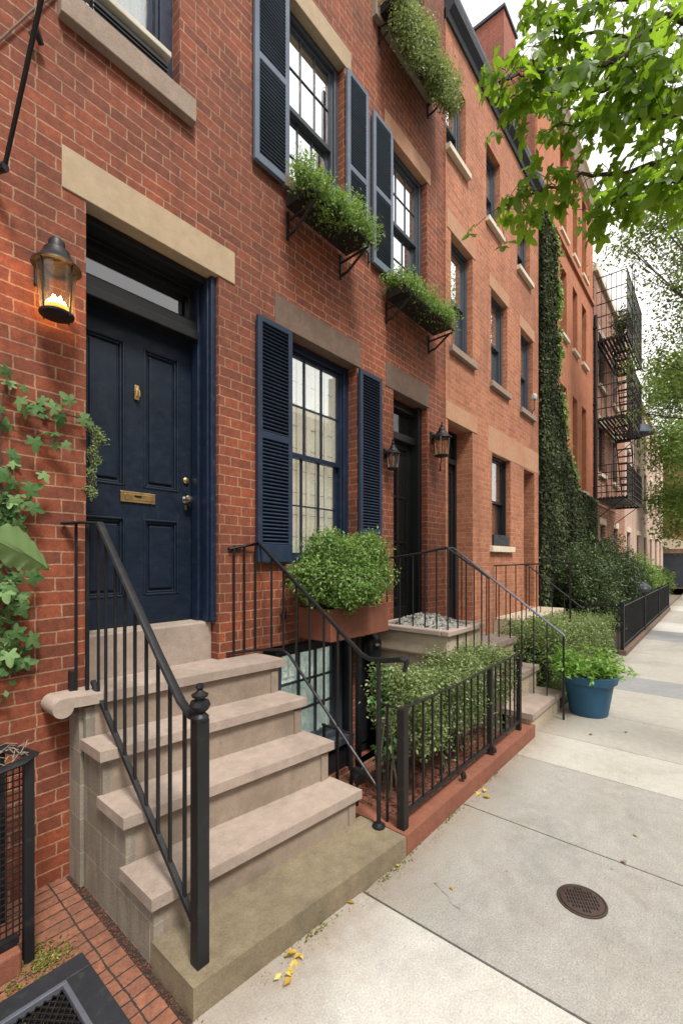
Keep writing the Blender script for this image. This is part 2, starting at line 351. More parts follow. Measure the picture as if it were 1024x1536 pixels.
def wall_mesh(x0, x1, z0, z1, yf, yb, holes):
    xs = sorted({x0, x1, *[h[0] for h in holes], *[h[1] for h in holes]}); zs = sorted({z0, z1, *[h[2] for h in holes], *[h[3] for h in holes]})
    mb = MB(); vc = {}
    def V(x, y, z):
        k = (round(x, 4), round(y, 4), round(z, 4))
        if k not in vc: vc[k] = mb.bm.verts.new((x, y, z))
        return vc[k]
    def solid(i, j):
        if i < 0 or j < 0 or i >= len(xs) - 1 or j >= len(zs) - 1: return False
        cx = (xs[i] + xs[i + 1]) / 2; cz = (zs[j] + zs[j + 1]) / 2
        return not any(h[0] < cx < h[1] and h[2] < cz < h[3] for h in holes)
    F = mb.bm.faces.new
    for i in range(len(xs) - 1):
        for j in range(len(zs) - 1):
            if not solid(i, j): continue
            a, b, c, d = xs[i], xs[i + 1], zs[j], zs[j + 1]
            F([V(a, yf, c), V(b, yf, c), V(b, yf, d), V(a, yf, d)]); F([V(a, yb, d), V(b, yb, d), V(b, yb, c), V(a, yb, c)])
            if not solid(i - 1, j): F([V(a, yf, c), V(a, yf, d), V(a, yb, d), V(a, yb, c)])
            if not solid(i + 1, j): F([V(b, yf, c), V(b, yb, c), V(b, yb, d), V(b, yf, d)])
            if not solid(i, j - 1): F([V(a, yf, c), V(a, yb, c), V(b, yb, c), V(b, yf, c)])
            if not solid(i, j + 1): F([V(a, yf, d), V(b, yf, d), V(b, yb, d), V(a, yb, d)])
    return mb

# ---- leaves -----------------------------------------------------------------
def rand_rot(n, up=0.5):
    d = rng.normal(size=(n, 3)); d[:, 2] += up; d /= np.linalg.norm(d, axis=1)[:, None]; return d
def leaves(name, mat, P, Nrm, size, parent=None, ratio=.5, fold=.25, jitter=.35, tonebias=None, drop=0.0, outline=None):
    P = np.asarray(P, float); n = len(P)
    Nrm = np.asarray(Nrm, float); Nrm = Nrm / (np.linalg.norm(Nrm, axis=1)[:, None] + 1e-9)
    d = rng.normal(size=(n, 3)); d[:, 2] -= drop
    d -= (d * Nrm).sum(1)[:, None] * Nrm; d /= np.linalg.norm(d, axis=1)[:, None] + 1e-9
    s = np.cross(Nrm, d)
    L = size * (1 + jitter * rng.uniform(-1, 1, n)); L = L[:, None]
    if outline is None:
        o = [(0, 0, 0), (.5, ratio / 2, fold * ratio / 2), (1, 0, -.05), (.5, -ratio / 2, fold * ratio / 2)]
        tris = [(0, 2, 1), (0, 3, 2)]
    else: o, tris = outline
    k = len(o)
    V = np.concatenate([P + L * (a * d + b * s + c * Nrm) for a, b, c in o], 1).reshape(n * k, 3)
    off = np.array(WL[parent.name]) if parent else np.zeros(3)
    V = V - off
    T = np.array(tris); nt_ = len(T)
    I = (np.arange(n)[:, None, None] * k + T[None]).reshape(-1)
    me = bpy.data.meshes.new(name); me.vertices.add(n * k); me.vertices.foreach_set('co', V.ravel())
    w_ = T.shape[1]
    me.loops.add(len(I)); me.loops.foreach_set('vertex_index', I.astype(np.int32))
    me.polygons.add(n * nt_); me.polygons.foreach_set('loop_start', (np.arange(n * nt_) * w_).astype(np.int32))
    me.update(calc_edges=True)
    t = rng.beta(1.6, 1.8, n)
    if tonebias is not None: t = np.clip(t + tonebias, 0, 1)
    a = me.attributes.new('tone', 'FLOAT', 'POINT'); a.data.foreach_set('value', np.repeat(t, k).astype(np.float32))
    me.materials.append(M[mat]); o_ = bpy.data.objects.new(name, me); COL.objects.link(o_)
    if parent: o_.parent = parent
    WL[o_.name] = Vector(off)
    return o_
def ellip_leaves(cs, rs, nclump, nper, spread, shell=.55):
    """clumps spread through a set of ellipsoids"""
    P = []; Nn = []; tb = []
    vol = [r[0] * r[1] * r[2] for r in rs]; pr = np.array(vol) / sum(vol)
    for _ in range(nclump):
        i = rng.choice(len(cs), p=pr); c = np.array(cs[i]); r = np.array(rs[i])
        d = rng.normal(size=3); d /= np.linalg.norm(d)
        q = rng.uniform(shell, 1.05) * (1 + .12 * math.sin(7 * d[0] + 3 * i) * math.cos(6 * d[1]))
        cc = c + d * r * q; nn = nper + rng.integers(-nper // 3, nper // 3 + 1)
        x = rng.normal(size=(nn, 3)) * spread
        P.append(cc + x); Nn.append(d * .7 + rng.normal(size=(nn, 3)) * .6 + np.array([0, 0, .45])); tb.append(np.full(nn, rng.uniform(-.2, .2)))
    return np.concatenate(P), np.concatenate(Nn), np.concatenate(tb)
def box_leaves(b, nclump, nper, spread, bump_=.06):
    x0, x1, y0, y1, z0, z1 = b; P = []; Nn = []; tb = []
    for _ in range(nclump):
        u = rng.uniform(size=3); f = rng.choice(4, p=[.4, .35, .1, .15]); nr = np.zeros(3)
        if f == 0: u[2] = rng.uniform(.9, 1.08); nr[2] = 1
        elif f == 1: u[1] = rng.uniform(-.05, .12); nr[1] = -1
        elif f == 2: u[0] = rng.uniform(-.02, .05); nr[0] = -1
        c = np.array([x0 + u[0] * (x1 - x0), y0 + u[1] * (y1 - y0), z0 + u[2] * (z1 - z0)])
        c[2] += bump_ * (math.sin(c[0] * 5) * math.cos(c[1] * 6 + 1) + .5 * math.sin(c[0] * 13 + 2)) * u[2]
        c[1] += bump_ * .7 * math.sin(c[0] * 7 + c[2] * 6)
        nn = nper + rng.integers(-nper // 3, nper // 3 + 1)
        P.append(c + rng.normal(size=(nn, 3)) * spread); Nn.append(nr * .7 + rng.normal(size=(nn, 3)) * .6 + np.array([0, 0, .4])); tb.append(np.full(nn, rng.uniform(-.2, .2)))
    return np.concatenate(P), np.concatenate(Nn), np.concatenate(tb)
def lobed(k=5, dep=.42, droop=.12):
    """palmate leaf outline with k lobes, fan triangulated"""
    o = [(0.45, 0, .03)]; tips = []
    angs = np.linspace(-125, 125, k)
    for i, a in enumerate(angs):
        Rr = .58 if i in (0, k - 1) else (.72 if i in (1, k - 2) else 1.0) if k == 5 else 1 - .3 * abs(a) / 125
        ln = Rr * .62
        for da, q in ((-21, .66), (-11, .86), (0, 1.0), (11, .86), (21, .66)):
            rr = ln * q; aa = R(a + da)
            tips.append((.4 + rr * math.cos(aa), rr * math.sin(aa), -droop * (rr / .6) ** 2))
        if i < k - 1:
            aa = R((a + angs[i + 1]) / 2); rr = dep * ln
            tips.append((.4 + rr * math.cos(aa), rr * math.sin(aa), 0.02))
    tips.append((0.36, 0.0, 0))
    o += tips; nT = len(tips)
    tris = [(0, 1 + i, 1 + (i + 1) % nT) for i in range(nT)]
    return o, tris
LOBED = lobed(5, .58, .16)
LOBED3 = lobed(3, .6, .1)

# ---- windows, shutters, rails ------------------------------------------------
def window(house, x0, x1, z0, z1, yf, depth=.14, fr=.05, cols=3, rows=4, paint='blackpaint', glass='glass', back='shade', backy=.18, mun=.012, split=True, backmat_top=None):
    """sash window; the frame mesh is the window part, its pieces are sub-parts"""
    y = yf + depth
    f = MB(); f.box(x0 + .001, x0 + fr, y - .04, y + .06, z0, z1); f.box(x1 - fr, x1 - .001, y - .04, y + .06, z0, z1)
    f.box(x0 + fr, x1 - fr, y - .04, y + .06, z1 - fr, z1 - .001); f.box(x0 + fr, x1 - fr, y - .05, y + .06, z0 + .001, z0 + fr * .9)
    # stop mouldings
    f.box(x0 + fr, x0 + fr + .02, y - .015, y + .05, z0 + fr, z1 - fr); f.box(x1 - fr - .02, x1 - fr, y - .015, y + .05, z0 + fr, z1 - fr)
    wn = f.build('window', paint, house, bevel=.004, bseg=1)
    a0, a1, b0, b1 = x0 + fr + .02, x1 - fr - .02, z0 + fr * .9, z1 - fr
    mid = (b0 + b1) / 2
    def sash(za, zb, ys):
        s = MB(); t = .035
        s.box(a0, a0 + t, ys, ys + .035, za, zb); s.box(a1 - t, a1, ys, ys + .035, za, zb)
        s.box(a0 + t, a1 - t, ys, ys + .035, zb - t, zb); s.box(a0 + t, a1 - t, ys, ys + .035, za, za + t * 1.2)
        for i in range(1, cols): 
            xx = a0 + t + (a1 - a0 - 2 * t) * i / cols; s.box(xx - mun / 2, xx + mun / 2, ys + .004, ys + .03, za + t * 1.2, zb - t)
        rr = max(1, rows // 2)
        for j in range(1, rr):
            zz = za + t * 1.2 + (zb - za - 2.2 * t) * j / rr; s.box(a0 + t, a1 - t, ys + .006, ys + .028, zz - mun / 2, zz + mun / 2)
        s.build('sash', paint, wn)
        MB().box(a0 + t * .8, a1 - t * .8, ys + .016, ys + .0185, za + t, zb - t * .8).build('pane', glass, wn)
    if split: sash(mid - .02, b1, y - .005); sash(b0, mid + .02, y + .035)
    else: sash(b0, b1, y)
    if back:
        c = MB(); n_ = 40
        for i in range(n_):
            xa = a0 - .05 + (a1 - a0 + .1) * i / n_; xb = a0 - .05 + (a1 - a0 + .1) * (i + 1) / n_
            ya = y + backy + .012 * math.sin(i * 1.1); yb = y + backy + .012 * math.sin((i + 1) * 1.1)
            c.quad([(xa, ya, b0 - .05), (xb, yb, b0 - .05), (xb, yb, b1 + .05), (xa, ya, b1 + .05)])
        c.build('curtain', back, wn, smooth=True)
    return wn
def shutter(house, x0, x1, z0, z1, yf, paint='shutter', mids=(.5,), bottom=.10, yaw=0, hinge=None):
    f = MB(); t = .045; y0, y1 = yf - .055, yf - .018
    f.box(x0, x0 + t, y0, y1, z0, z1); f.box(x1 - t, x1, y0, y1, z0, z1)
    zs = [z0 + bottom] + [z0 + (z1 - z0) * m_ for m_ in mids] + [z1 - t * 1.1]
    f.box(x0 + t, x1 - t, y0, y1, z0, z0 + bottom); f.box(x0 + t, x1 - t, y0, y1, z1 - t * 1.1, z1)
    for m_ in mids: f.box(x0 + t, x1 - t, y0, y1, z0 + (z1 - z0) * m_ - .03, z0 + (z1 - z0) * m_ + .03)
    sh = f.build('shutter', paint, house, bevel=.004, bseg=1)
    lv = MB(); rot = Matrix.Rotation(R(38), 3, 'X')
    for a, b in zip(zs, zs[1:]):
        a += .03 if a != zs[0] else .0; b -= .03 if b != zs[-1] else 0
        k = int((b - a) / .031)
        for i in range(k):
            zc = a + (b - a) * (i + .5) / k
            lv.box(x0 + t - .003, x1 - t + .003, (y0 + y1) / 2 - .019, (y0 + y1) / 2 + .019, zc - .004, zc + .004, rot)
    lv.box(x0 + t, x1 - t, y1 + .001, y1 + .004, z0 + bottom - .01, z1 - t)
    lv.build('louvre_panel', paint, sh)
    return sh
def baluster(parent, p0, p1, r=.008, mat='iron'):
    return MB().tube([p0, p1], r, 4).build('baluster', mat, parent)
def lerp(a, b, t): return a + (b - a) * t
def interp(pts, u, k=0):
    """height along a polyline of (u, z)"""
    for (a, za), (b, zb) in zip(pts, pts[1:]):
        if min(a, b) <= u <= max(a, b): return za + (zb - za) * (u - a) / (b - a)
    return pts[-1][1]
def at(px, py, d):
    """a point at depth d on the line of sight of a photo pixel, for laying out branches"""
    r = (px - 512) / 670 * d; z = (840 - py) / 670 * d
    s, c = math.sin(TH), math.cos(TH)
    return Vector((c * d + s * r, s * d - c * r, EYE + z))

# ================================================================== GROUND
struct('ground', B(-60, 160, -60, 80, -.9, -.55), 'dirt')
struct('road', B(-40, 120, -10, -2.6, -.5, -.13), 'asphalt')
struct('road_kerb', B(-40, 120, -2.6, -2.45, -.5, -.005), 'concrete', bevel=.01)
slabs = [(-6, 2.0, 'concrete_light'), (2.0, 3.17, 'concrete'), (3.17, 4.3, 'concrete'), (4.3, 5.04, 'concrete_pale'), (5.04, 6.05, 'concrete_mid'), (6.05, 7.4, 'concrete_mid'), (7.4, 8.3, 'concrete_blue'), (8.3, 10.2, 'concrete_mid'),
         (10.2, 12.5, 'concrete_mid'), (12.5, 14.2, 'concrete_blue')] + [(14.2 + i * 2, 16.2 + i * 2, 'concrete_mid' if i % 3 else 'concrete_light') for i in range(0, 16)]
for i, (a, b, mt) in enumerate(slabs):
    y1 = 1.6 if i == 0 else 2.9
    mb = MB(); g = .0035
    sk = .06 if i == 1 else 0
    g = .0075 if i < 2 else .0035
    mb.prism([(a + g + (.03 if a == 2.0 else 0), -2.44), (b - g + (.03 if b == 2.0 else 0), -2.44), (b - g - (.03 if b == 2.0 else 0), 1.6 if a < 2 else 1.5), (a + g - (.03 if a == 2.0 else 0), 1.6 if a < 2 else 1.5)], -.12, 0)
    struct('sidewalk', mb, mt, bevel=.005, bseg=2)
struct('sidewalk_joint_bed', B(-6, 46.2, -2.44, 1.55, -.3, -.02), 'soil')
# crack lines and patch stains are real shallow scars filled with darker grit
cr = MB(); random.seed(3)
pts = [at(655, 1325, 1840 * .67 / 1.0 / 1000 * 0 + 1.84 * 670 / (1325 - 840))]
for k in range(9):
    py = 1325 + k * 5.5; px = 652 + k * 5 + random.uniform(-3, 3); pts.append(at(px, py, 1.84 * 670 / (py - 840)))
for a, b in zip(pts, pts[1:]):
    a = a.copy(); b = b.copy(); a.z = b.z = .0008; wv = Vector((.0018, .001, 0)); cr.quad([a - wv, b - wv, b + wv, a + wv])
struct('sidewalk_crack', cr, 'soil')
# brick paving at the left of the stoop and beds
struct('brick_pavement', B(-6, .945, 1.55, 2.9, -.15, .004), 'paving')
struct('soil_bed', B(.93, 1.02, 1.5, 2.9, -.15, -.004), 'soil')
struct('areaway_floor', B(2.3, 4.9, 1.5, 3.0, -.54, -.32), 'paving')
struct('mulch_bed', B(2.52, 4.7, 1.6, 2.28, -.32, .02), 'mulch')
struct('soil_bed', B(5.7, 22, 1.55, 2.9, -.25, .03), 'soil')
mu = rng.uniform(size=(2600, 3)); P = np.stack([2.53 + mu[:, 0] * 2.1, 1.62 + mu[:, 1] * .64, .022 + mu[:, 2] * .02], 1)
o = leaves('mulch_chips', 'brownleaf', P, rng.normal(size=(2600, 3)) * .5 + np.array([0, 0, 1]), .035, ratio=.3); o.data.materials[0] = M['mulch']
tag(o, kind='stuff', label='red brown bark chips covering the bed behind the iron fence', cat='mulch')
# areaway retaining wall under the bed
# ================================================================== HOUSE 1
H1 = thing('brick_house', (1, 2.9, 0), 'red brick house with navy door, blue shutters and flower boxes, nearest house', 'house', 'brick row houses')
YF = 2.9
holes = [(1.06, 1.99, 1.06, 4.0), (2.70, 3.69, 1.80, 3.87), (2.42, 3.60, -.28, 1.10), (3.72, 4.36, -.32, 1.02), (2.67, 3.48, 5.17, 6.85), (4.28, 5.15, 5.12, 6.75),
         (.98, 1.67, 5.11, 7.2), (4.25, 5.08, 7.95, 9.6), (4.37, 5.16, .90, 3.83)]
wm = wall_mesh(-5, 5.62, -.5, 11.5, YF, YF + .36, holes)
wm.box(-5, 5.62, 9.5, 9.8, -.5, 11.5); wm.box(-5.3, -5, YF, 9.8, -.5, 11.5); wm.box(5.5, 5.6, YF + .37, 9.5, -.5, 11.5)
wm.build('wall', 'brick', H1)
B(-5, 5.6, YF + .1, 9.7, 11.5, 11.7).build('roof', 'roof', H1)
fl = MB(); [fl.box(-4.9, 5.5, YF + .37, 9.5, z, z + .12) for z in (1.0, 4.4, 7.4)]; fl.build('floor', 'dark', H1)
dk = MB(); dk.box(-4.9, 5.5, YF + 2.6, YF + 2.7, -.4, 11.4); dk.build('partition', 'dark', H1)
def lintel(h, x0, x1, z0, z1, mat, yf=YF, pr=.008): return MB().box(x0, x1, yf - pr, yf + .1, z0 - .004, z1).build('lintel', mat, h, bevel=.004, bseg=1)
lintel(H1, .93, 2.136, 4.0, 4.245, 'tan'); lintel(H1, 2.55, 3.74, 3.87, 4.12, 'brownstone'); lintel(H1, 4.21, 5.20, 3.83, 4.11, 'brownstone')
lintel(H1, 2.58, 3.58, 6.85, 7.06, 'tan'); lintel(H1, 4.19, 5.24, 6.75, 6.97, 'beigeband')
def sill(h, x0, x1, z0, z1, mat='sillstone', yf=YF, pr=.06): return MB().box(x0, x1, yf - pr, yf + .16, z0, z1).build('sill', mat, h, bevel=.006, bseg=2)
sill(H1, .91, 1.765, 4.955, 5.115); sill(H1, 2.64, 3.75, 1.70, 1.803, 'brownstone'); sill(H1, 2.62, 3.53, 5.06, 5.173, 'brownstone'); sill(H1, 4.22, 5.2, 5.01, 5.123, 'brownstone')
sill(H1, 3.95, 5.2, 7.78, 7.953, 'sillstone'); sill(H1, 2.72, 3.62, -.02, .06, 'greywin', pr=.02)
# --- front door
threshold = B(1.062, 1.988, 2.985, 3.3, 1.06, 1.37).build('threshold', 'step', H1, bevel=.012)
DY = 3.19
df = MB()
df.box(1.945, 1.988, 2.93, 3.28, 1.372, 3.99); df.box(1.062, 1.09, 2.98, 3.28, 1.372, 3.99)
df.box(1.93, 1.948, 2.96, 3.02, 1.37, 3.97); df.box(1.925, 1.947, 3.08, 3.17, 1.37, 3.97)
df.build('door_frame', 'navyframe', H1, bevel=.006)
hd = MB(); hd.box(1.09, 1.925, 3.06, 3.27, 3.53, 3.60); hd.box(1.09, 1.925, 3.09, 3.27, 3.60, 3.68); hd.box(1.09, 1.925, 3.11, 3.26, 3.925, 3.94)
hd.box(1.09, 1.945, 2.99, 3.27, 3.94, 3.99)
hd.build('transom_bar', 'blackpaint', H1, bevel=.008)
tw = MB(); tw.box(1.09, 1.12, 3.14, 3.2, 3.68, 3.925); tw.box(1.885, 1.925, 3.14, 3.2, 3.68, 3.925); tw.box(1.12, 1.885, 3.14, 3.2, 3.68, 3.715); tw.box(1.12, 1.885, 3.14, 3.2, 3.89, 3.925)
tr = tw.build('transom_window', 'blackpaint', H1, bevel=.004); B(1.12, 1.885, 3.168, 3.172, 3.715, 3.89).build('pane', 'glass_transom', tr)
d = MB()
# leaf with sunken panels: stiles and rails, panel fields, raised centres
xs = [1.03, 1.14, 1.42, 1.55, 1.83, 1.945]; zb, z1_, z2_, z3_, z4_, zt = 1.375, 1.58, 2.14, 2.36, 3.38, 3.53
d.box(xs[0], xs[1], DY, DY + .045, zb, zt); d.box(xs[2], xs[3], DY, DY + .045, zb, zt); d.box(xs[4], xs[5], DY, DY + .045, zb, zt)
for a, b in ((xs[1], xs[2]), (xs[3], xs[4])):
    for za, zc in ((zb, z1_), (z2_, z3_), (z4_, zt)): d.box(a, b, DY, DY + .045, za, zc)
    for za, zc in ((z1_, z2_), (z3_, z4_)):
        d.box(a, b, DY + .022, DY + .04, za, zc)
door = d.build('door', 'navy', H1)
for a, b in ((xs[1], xs[2]), (xs[3], xs[4])):
    for za, zc in ((z1_, z2_), (z3_, z4_)):
        q = MB(); t = .018
        for k, (e, y_) in enumerate(((0, DY - .006), (.016, DY + .006))):
            q.box(a + e, a + e + t, y_, y_ + .03, za + e, zc - e); q.box(b - e - t, b - e, y_, y_ + .03, za + e, zc - e)
            q.box(a + e + t, b - e - t, y_, y_ + .03, za + e, za + e + t); q.box(a + e + t, b - e - t, y_, y_ + .03, zc - e - t, zc - e)
        m_ = .05
        q.box(a + m_, b - m_, DY + .006, DY + .03, za + m_, zc - m_)
        q.build('door_panel', 'navy', door, bevel=.007, bseg=2)
kb = MB().lathe([(.0, 0), (.028, .0), (.03, .006), (.012, .012), (.012, .03), (.028, .038), (.034, .055), (.026, .07), (.0, .075)], (0, 0, 0), 20)
for v in kb.bm.verts: v.co = Vector((1.885 + v.co.x, DY - v.co.z, 2.31 + v.co.y))
kb.build('door_knob', 'silver', door, smooth=True)
kl = MB().lathe([(.0, 0), (.024, .0), (.024, .012), (.014, .018), (.0, .019)], (0, 0, 0), 16)
for v in kl.bm.verts: v.co = Vector((1.885 + v.co.x, DY - v.co.z, 2.46 + v.co.y))
kl.build('deadbolt', 'brass', door, smooth=True)
B(1.875, 1.895, DY - .012, DY, 2.23, 2.27).build('latch_plate', 'brass', door, bevel=.003)
ms = MB(); ms.box(1.385, 1.635, DY - .012, DY, 2.25, 2.325); msl = ms.build('mail_slot', 'brass', door, bevel=.003)
mf = MB(); mf.box(1.41, 1.61, DY - .016, DY - .012, 2.267, 2.308); mf.build('mail_flap', 'brass', msl, bevel=.002)
B(1.48, 1.53, DY - .019, DY - .0165, 2.287, 2.30).build('slot_hole', 'hole', msl)
kn = MB(); kn.box(1.482, 1.514, DY - .014, DY, 2.985, 3.09); kn.tube([(1.498, DY - .02, 3.07), (1.488, DY - .035, 3.04), (1.488, DY - .035, 3.01), (1.498, DY - .03, 3.0), (1.508, DY - .035, 3.01), (1.508, DY - .035, 3.04), (1.498, DY - .02, 3.07)], .005, 6)
kn.build('door_knocker', 'brass', door, bevel=.003)
# --- windows of house 1
w1 = window(H1, 2.70, 3.69, 1.80, 3.87, YF, .16, .075, 3, 4, 'navyframe', 'glass', 'curtain_glow', .10, .012)
gr_ = MB()
for i in range(1, 6): gr_.box(2.79 + .8 * i / 6 - .002, 2.79 + .8 * i / 6 + .002, 3.155, 3.159, 1.85, 3.8)
for j in range(1, 9): gr_.box(2.79, 3.6, 3.156, 3.16, 1.85 + 1.95 * j / 9 - .002, 1.85 + 1.95 * j / 9 + .002)
gr_.build('leading', 'blackpaint', w1)
window(H1, 2.67, 3.48, 5.17, 6.85, YF, .12, .06, 3, 4, 'greywin', 'glass_bright', 'shade', .15, .009)
window(H1, 4.28, 5.15, 5.12, 6.75, YF, .12, .06, 3, 4, 'greywin', 'glass_bright', 'shade', .2, .009)
window(H1, .98, 1.67, 5.11, 7.2, YF, .14, .09, 1, 2, 'navyframe', 'glass', 'shade', .12, .014)
window(H1, 4.25, 5.08, 7.95, 9.6, YF, .1, .06, 2, 4, 'greywin', 'glass_bright', 'shade', .2, .014)
# basement window
bw = window(H1, 2.62, 3.54, .06, 1.06, YF, .12, .06, 3, 6, 'greywin', 'glass', 'greenshade_glow', .03, .02, split=False)
bp = MB(); bp.box(2.42, 2.62, YF + .06, YF + .3, -.3, 1.1); bp.box(3.54, 3.60, YF - .015, YF + .3, -.3, 1.1); bp.box(2.62, 3.54, YF + .03, YF + .3, -.3, -.02)
bp.box(2.6, 3.6, YF + .03, YF + .3, 1.06, 1.1)
bp.build('basement_frame', 'blackpaint', H1, bevel=.005)
bd = MB(); bd.box(3.72, 4.36, YF + .16, YF + .22, -.32, 1.02); bd.box(3.78, 4.3, YF + .14, YF + .17, -.2, .35); bd.box(3.78, 4.3, YF + .14, YF + .17, .45, .95); bd.build('basement_door', 'blackpaint', H1, bevel=.008)
# air conditioner style slats in top-left window
ac = MB(); ac.box(1.10, 1.58, YF + .0, YF + .2, 5.13, 5.26)
[ac.box(1.10, 1.58, YF - .008, YF + .001, 5.14 + i * .028, 5.152 + i * .028) for i in range(4)]; ac.build('window_vent', 'blackpaint', H1, bevel=.004)
B(1.08, 1.60, YF - .02, YF + .1, 5.30, 5.34).build('vent_rail', 'ac', H1, bevel=.006)
# shutters
shutter(H1, 2.33, 2.71, 1.82, 3.84, YF, 'shutter', (.52,), .15)
shutter(H1, 3.68, 4.07, 2.10, 3.84, YF, 'shutter', (), .06)
shutter(H1, 2.30, 2.675, 5.08, 6.82, YF, 'shutter_up', (.5,), .07)
shutter(H1, 3.475, 3.825, 5.12, 6.80, YF, 'shutter_up', (.42,), .07)
shutter(H1, 3.915, 4.29, 5.06, 6.72, YF, 'shutter_up', (.5,), .08)
B(3.86, 3.885, YF - .03, YF - .003, 5.05, 6.6).build('downpipe', 'greywin', H1, bevel=.005)
# second door (black storm door)
d2 = MB(); y2 = YF + .2
d2.box(4.37, 4.43, y2 - .05, y2 + .08, .92, 3.82); d2.box(5.08, 5.158, y2 - .12, y2 + .08, .92, 3.82); d2.box(4.43, 5.08, y2 - .05, y2 + .08, 3.72, 3.82); d2.box(4.43, 5.08, y2 - .07, y2 + .08, 3.33, 3.42)
d2.box(4.43, 5.08, y2 - .02, y2 + .08, .92, 1.0)
f2 = d2.build('door_frame', 'blackpaint', H1, bevel=.006)
B(4.43, 5.08, y2 + .02, y2 + .024, 3.42, 3.72).build('transom_pane', 'glass_dark', f2)
d3 = MB(); d3.box(4.43, 4.53, y2, y2 + .05, 1.0, 3.33); d3.box(4.98, 5.08, y2, y2 + .05, 1.0, 3.33); d3.box(4.53, 4.98, y2, y2 + .05, 1.0, 1.25)
for z in (2.05, 2.62, 3.25): d3.box(4.53, 4.98, y2, y2 + .05, z, z + (.08 if z > 3 else .03))
d3.box(4.74, 4.77, y2, y2 + .05, 1.25, 3.25)
dr2 = d3.build('door', 'blackpaint', H1, bevel=.005); B(4.53, 4.98, y2 + .02, y2 + .024, 1.25, 3.25).build('pane', 'glass_dark', dr2)
B(4.455, 4.475, y2 - .05, y2, 2.0, 2.12).build('handle', 'brass', dr2, bevel=.004)
# iron tie star / pipe stub
ps = MB().tube([(2.62, 2.9, 1.36), (2.62, 2.84, 1.36), (2.56, 2.82, 1.36)], .013, 8); ps.tube([(2.62, 2.86, 1.33), (2.62, 2.86, 1.4)], .02, 6); ps.build('pipe_stub', 'rustiron', H1, smooth=True)

# ================================================================== HOUSE 2 (salmon)
H2 = thing('brick_house', (7.7, 2.88, 0), 'salmon pink brick house with black roof cornice between the red house and the ivy', 'house', 'brick row houses')
Y2 = 2.875
h2 = [(5.69, 6.50, .9, 3.80), (7.26, 8.12, 2.07, 3.62), (8.84, 9.48, .9, 3.60),
      (5.78, 6.50, 4.84, 6.46), (7.22, 7.96, 4.78, 6.34), (8.66, 9.38, 4.72, 6.26),
      (5.60 + .03, 6.26, 7.57, 8.66), (7.02, 7.62, 7.38, 8.62), (8.47, 9.2, 7.32, 8.32)]
wm = wall_mesh(5.62, 9.75, -.5, 9.45, Y2, Y2 + .34, h2)
wm.build('wall', 'salmon', H2); B(5.62, 9.75, 9.5, 9.8, -.5, 9.45).build('back_wall', 'salmon', H2)
B(5.62, 9.75, Y2 + .1, 9.7, 9.44, 9.6).build('roof', 'roof', H2)
co = MB().prismx([(Y2 + .05, 9.30), (Y2 - .03, 9.30), (Y2 - .05, 9.36), (Y2 - .13, 9.42), (Y2 - .15, 9.50), (Y2 - .15, 9.56), (Y2 + .12, 9.58)], 5.62, 9.75); co.build('cornice', 'greywin', H2)
dk = MB(); dk.box(5.7, 9.7, Y2 + 1.6, Y2 + 1.7, -.4, 9.4); [dk.box(5.7, 9.7, Y2 + .36, 9.4, z, z + .1) for z in (.8, 4.2, 6.9)]; dk.build('partition', 'dark', H2)
lintel(H2, 5.625, 6.66, 3.80, 4.05, 'beigeband', Y2); lintel(H2, 7.1, 9.745, 3.63, 4.05, 'beigeband', Y2, .005)
lintel(H2, 5.66, 6.60, 6.46, 6.72, 'beigeband', Y2); lintel(H2, 7.14, 8.04, 6.34, 6.56, 'beigeband', Y2); lintel(H2, 8.58, 9.48, 6.26, 6.48, 'beigeband', Y2)
for (a, b, c, dd) in h2[3:6]:
    sill(H2, a - .06, b + .06, c - .09, c + .003, 'sillstone', Y2); window(H2, a, b, c, dd, Y2, .13, .05, 1, 2, 'greywin', 'glass_bright', 'shade', .15, .014)
for (a, b, c, dd) in h2[6:]:
    sill(H2, a - .03 if a > 6 else a - .005, b + .06, c - .08, c + .003, 'creamstone', Y2, .07); window(H2, a, b, c, dd, Y2, .13, .05, 1, 2, 'greywin', 'glass_bright', 'shade', .15, .014)
sill(H2, 7.17, 8.2, 1.975, 2.073, 'creamstone', Y2); window(H2, 7.26, 8.12, 2.07, 3.62, Y2, .12, .05, 1, 2, 'blackpaint', 'glass', 'woodblind', .08, .02)
B(7.33, 8.06, Y2 + .0, Y2 + .1, 2.08, 2.27).build('window_box', 'blackpaint', H2, bevel=.01)
for (a, b, c, dd) in (h2[0], h2[2]):
    f = MB(); y = Y2 + .26; f.box(a, a + .05, y, y + .1, c, dd); f.box(b - .05, b, y, y + .1, c, dd); f.box(a + .05, b - .05, y, y + .1, dd - .06, dd); f.box(a + .05, b - .05, y - .02, y + .1, dd - .5, dd - .42)
    fr = f.build('door_frame', 'blackpaint', H2, bevel=.005)
    B(a + .05, b - .05, y + .04, y + .043, dd - .42, dd - .06).build('transom_pane', 'glass_dark', fr)
    dd_ = MB(); dd_.box(a + .05, a + .14, y + .03, y + .07, c, dd - .5); dd_.box(b - .14, b - .05, y + .03, y + .07, c, dd - .5); dd_.box(a + .14, b - .14, y + .03, y + .07, c, c + .5); dd_.box(a + .14, b - .14, y + .03, y + .07, dd - .62, dd - .5)
    [dd_.box(a + .14, b - .14, y + .034, y + .06, c + .5 + i * .3, c + .52 + i * .3) for i in range(1, 6)]
    q = dd_.build('door', 'blackpaint', H2, bevel=.004); B(a + .14, b - .14, y + .045, y + .048, c + .5, dd - .62).build('pane', 'glass_dark', q)
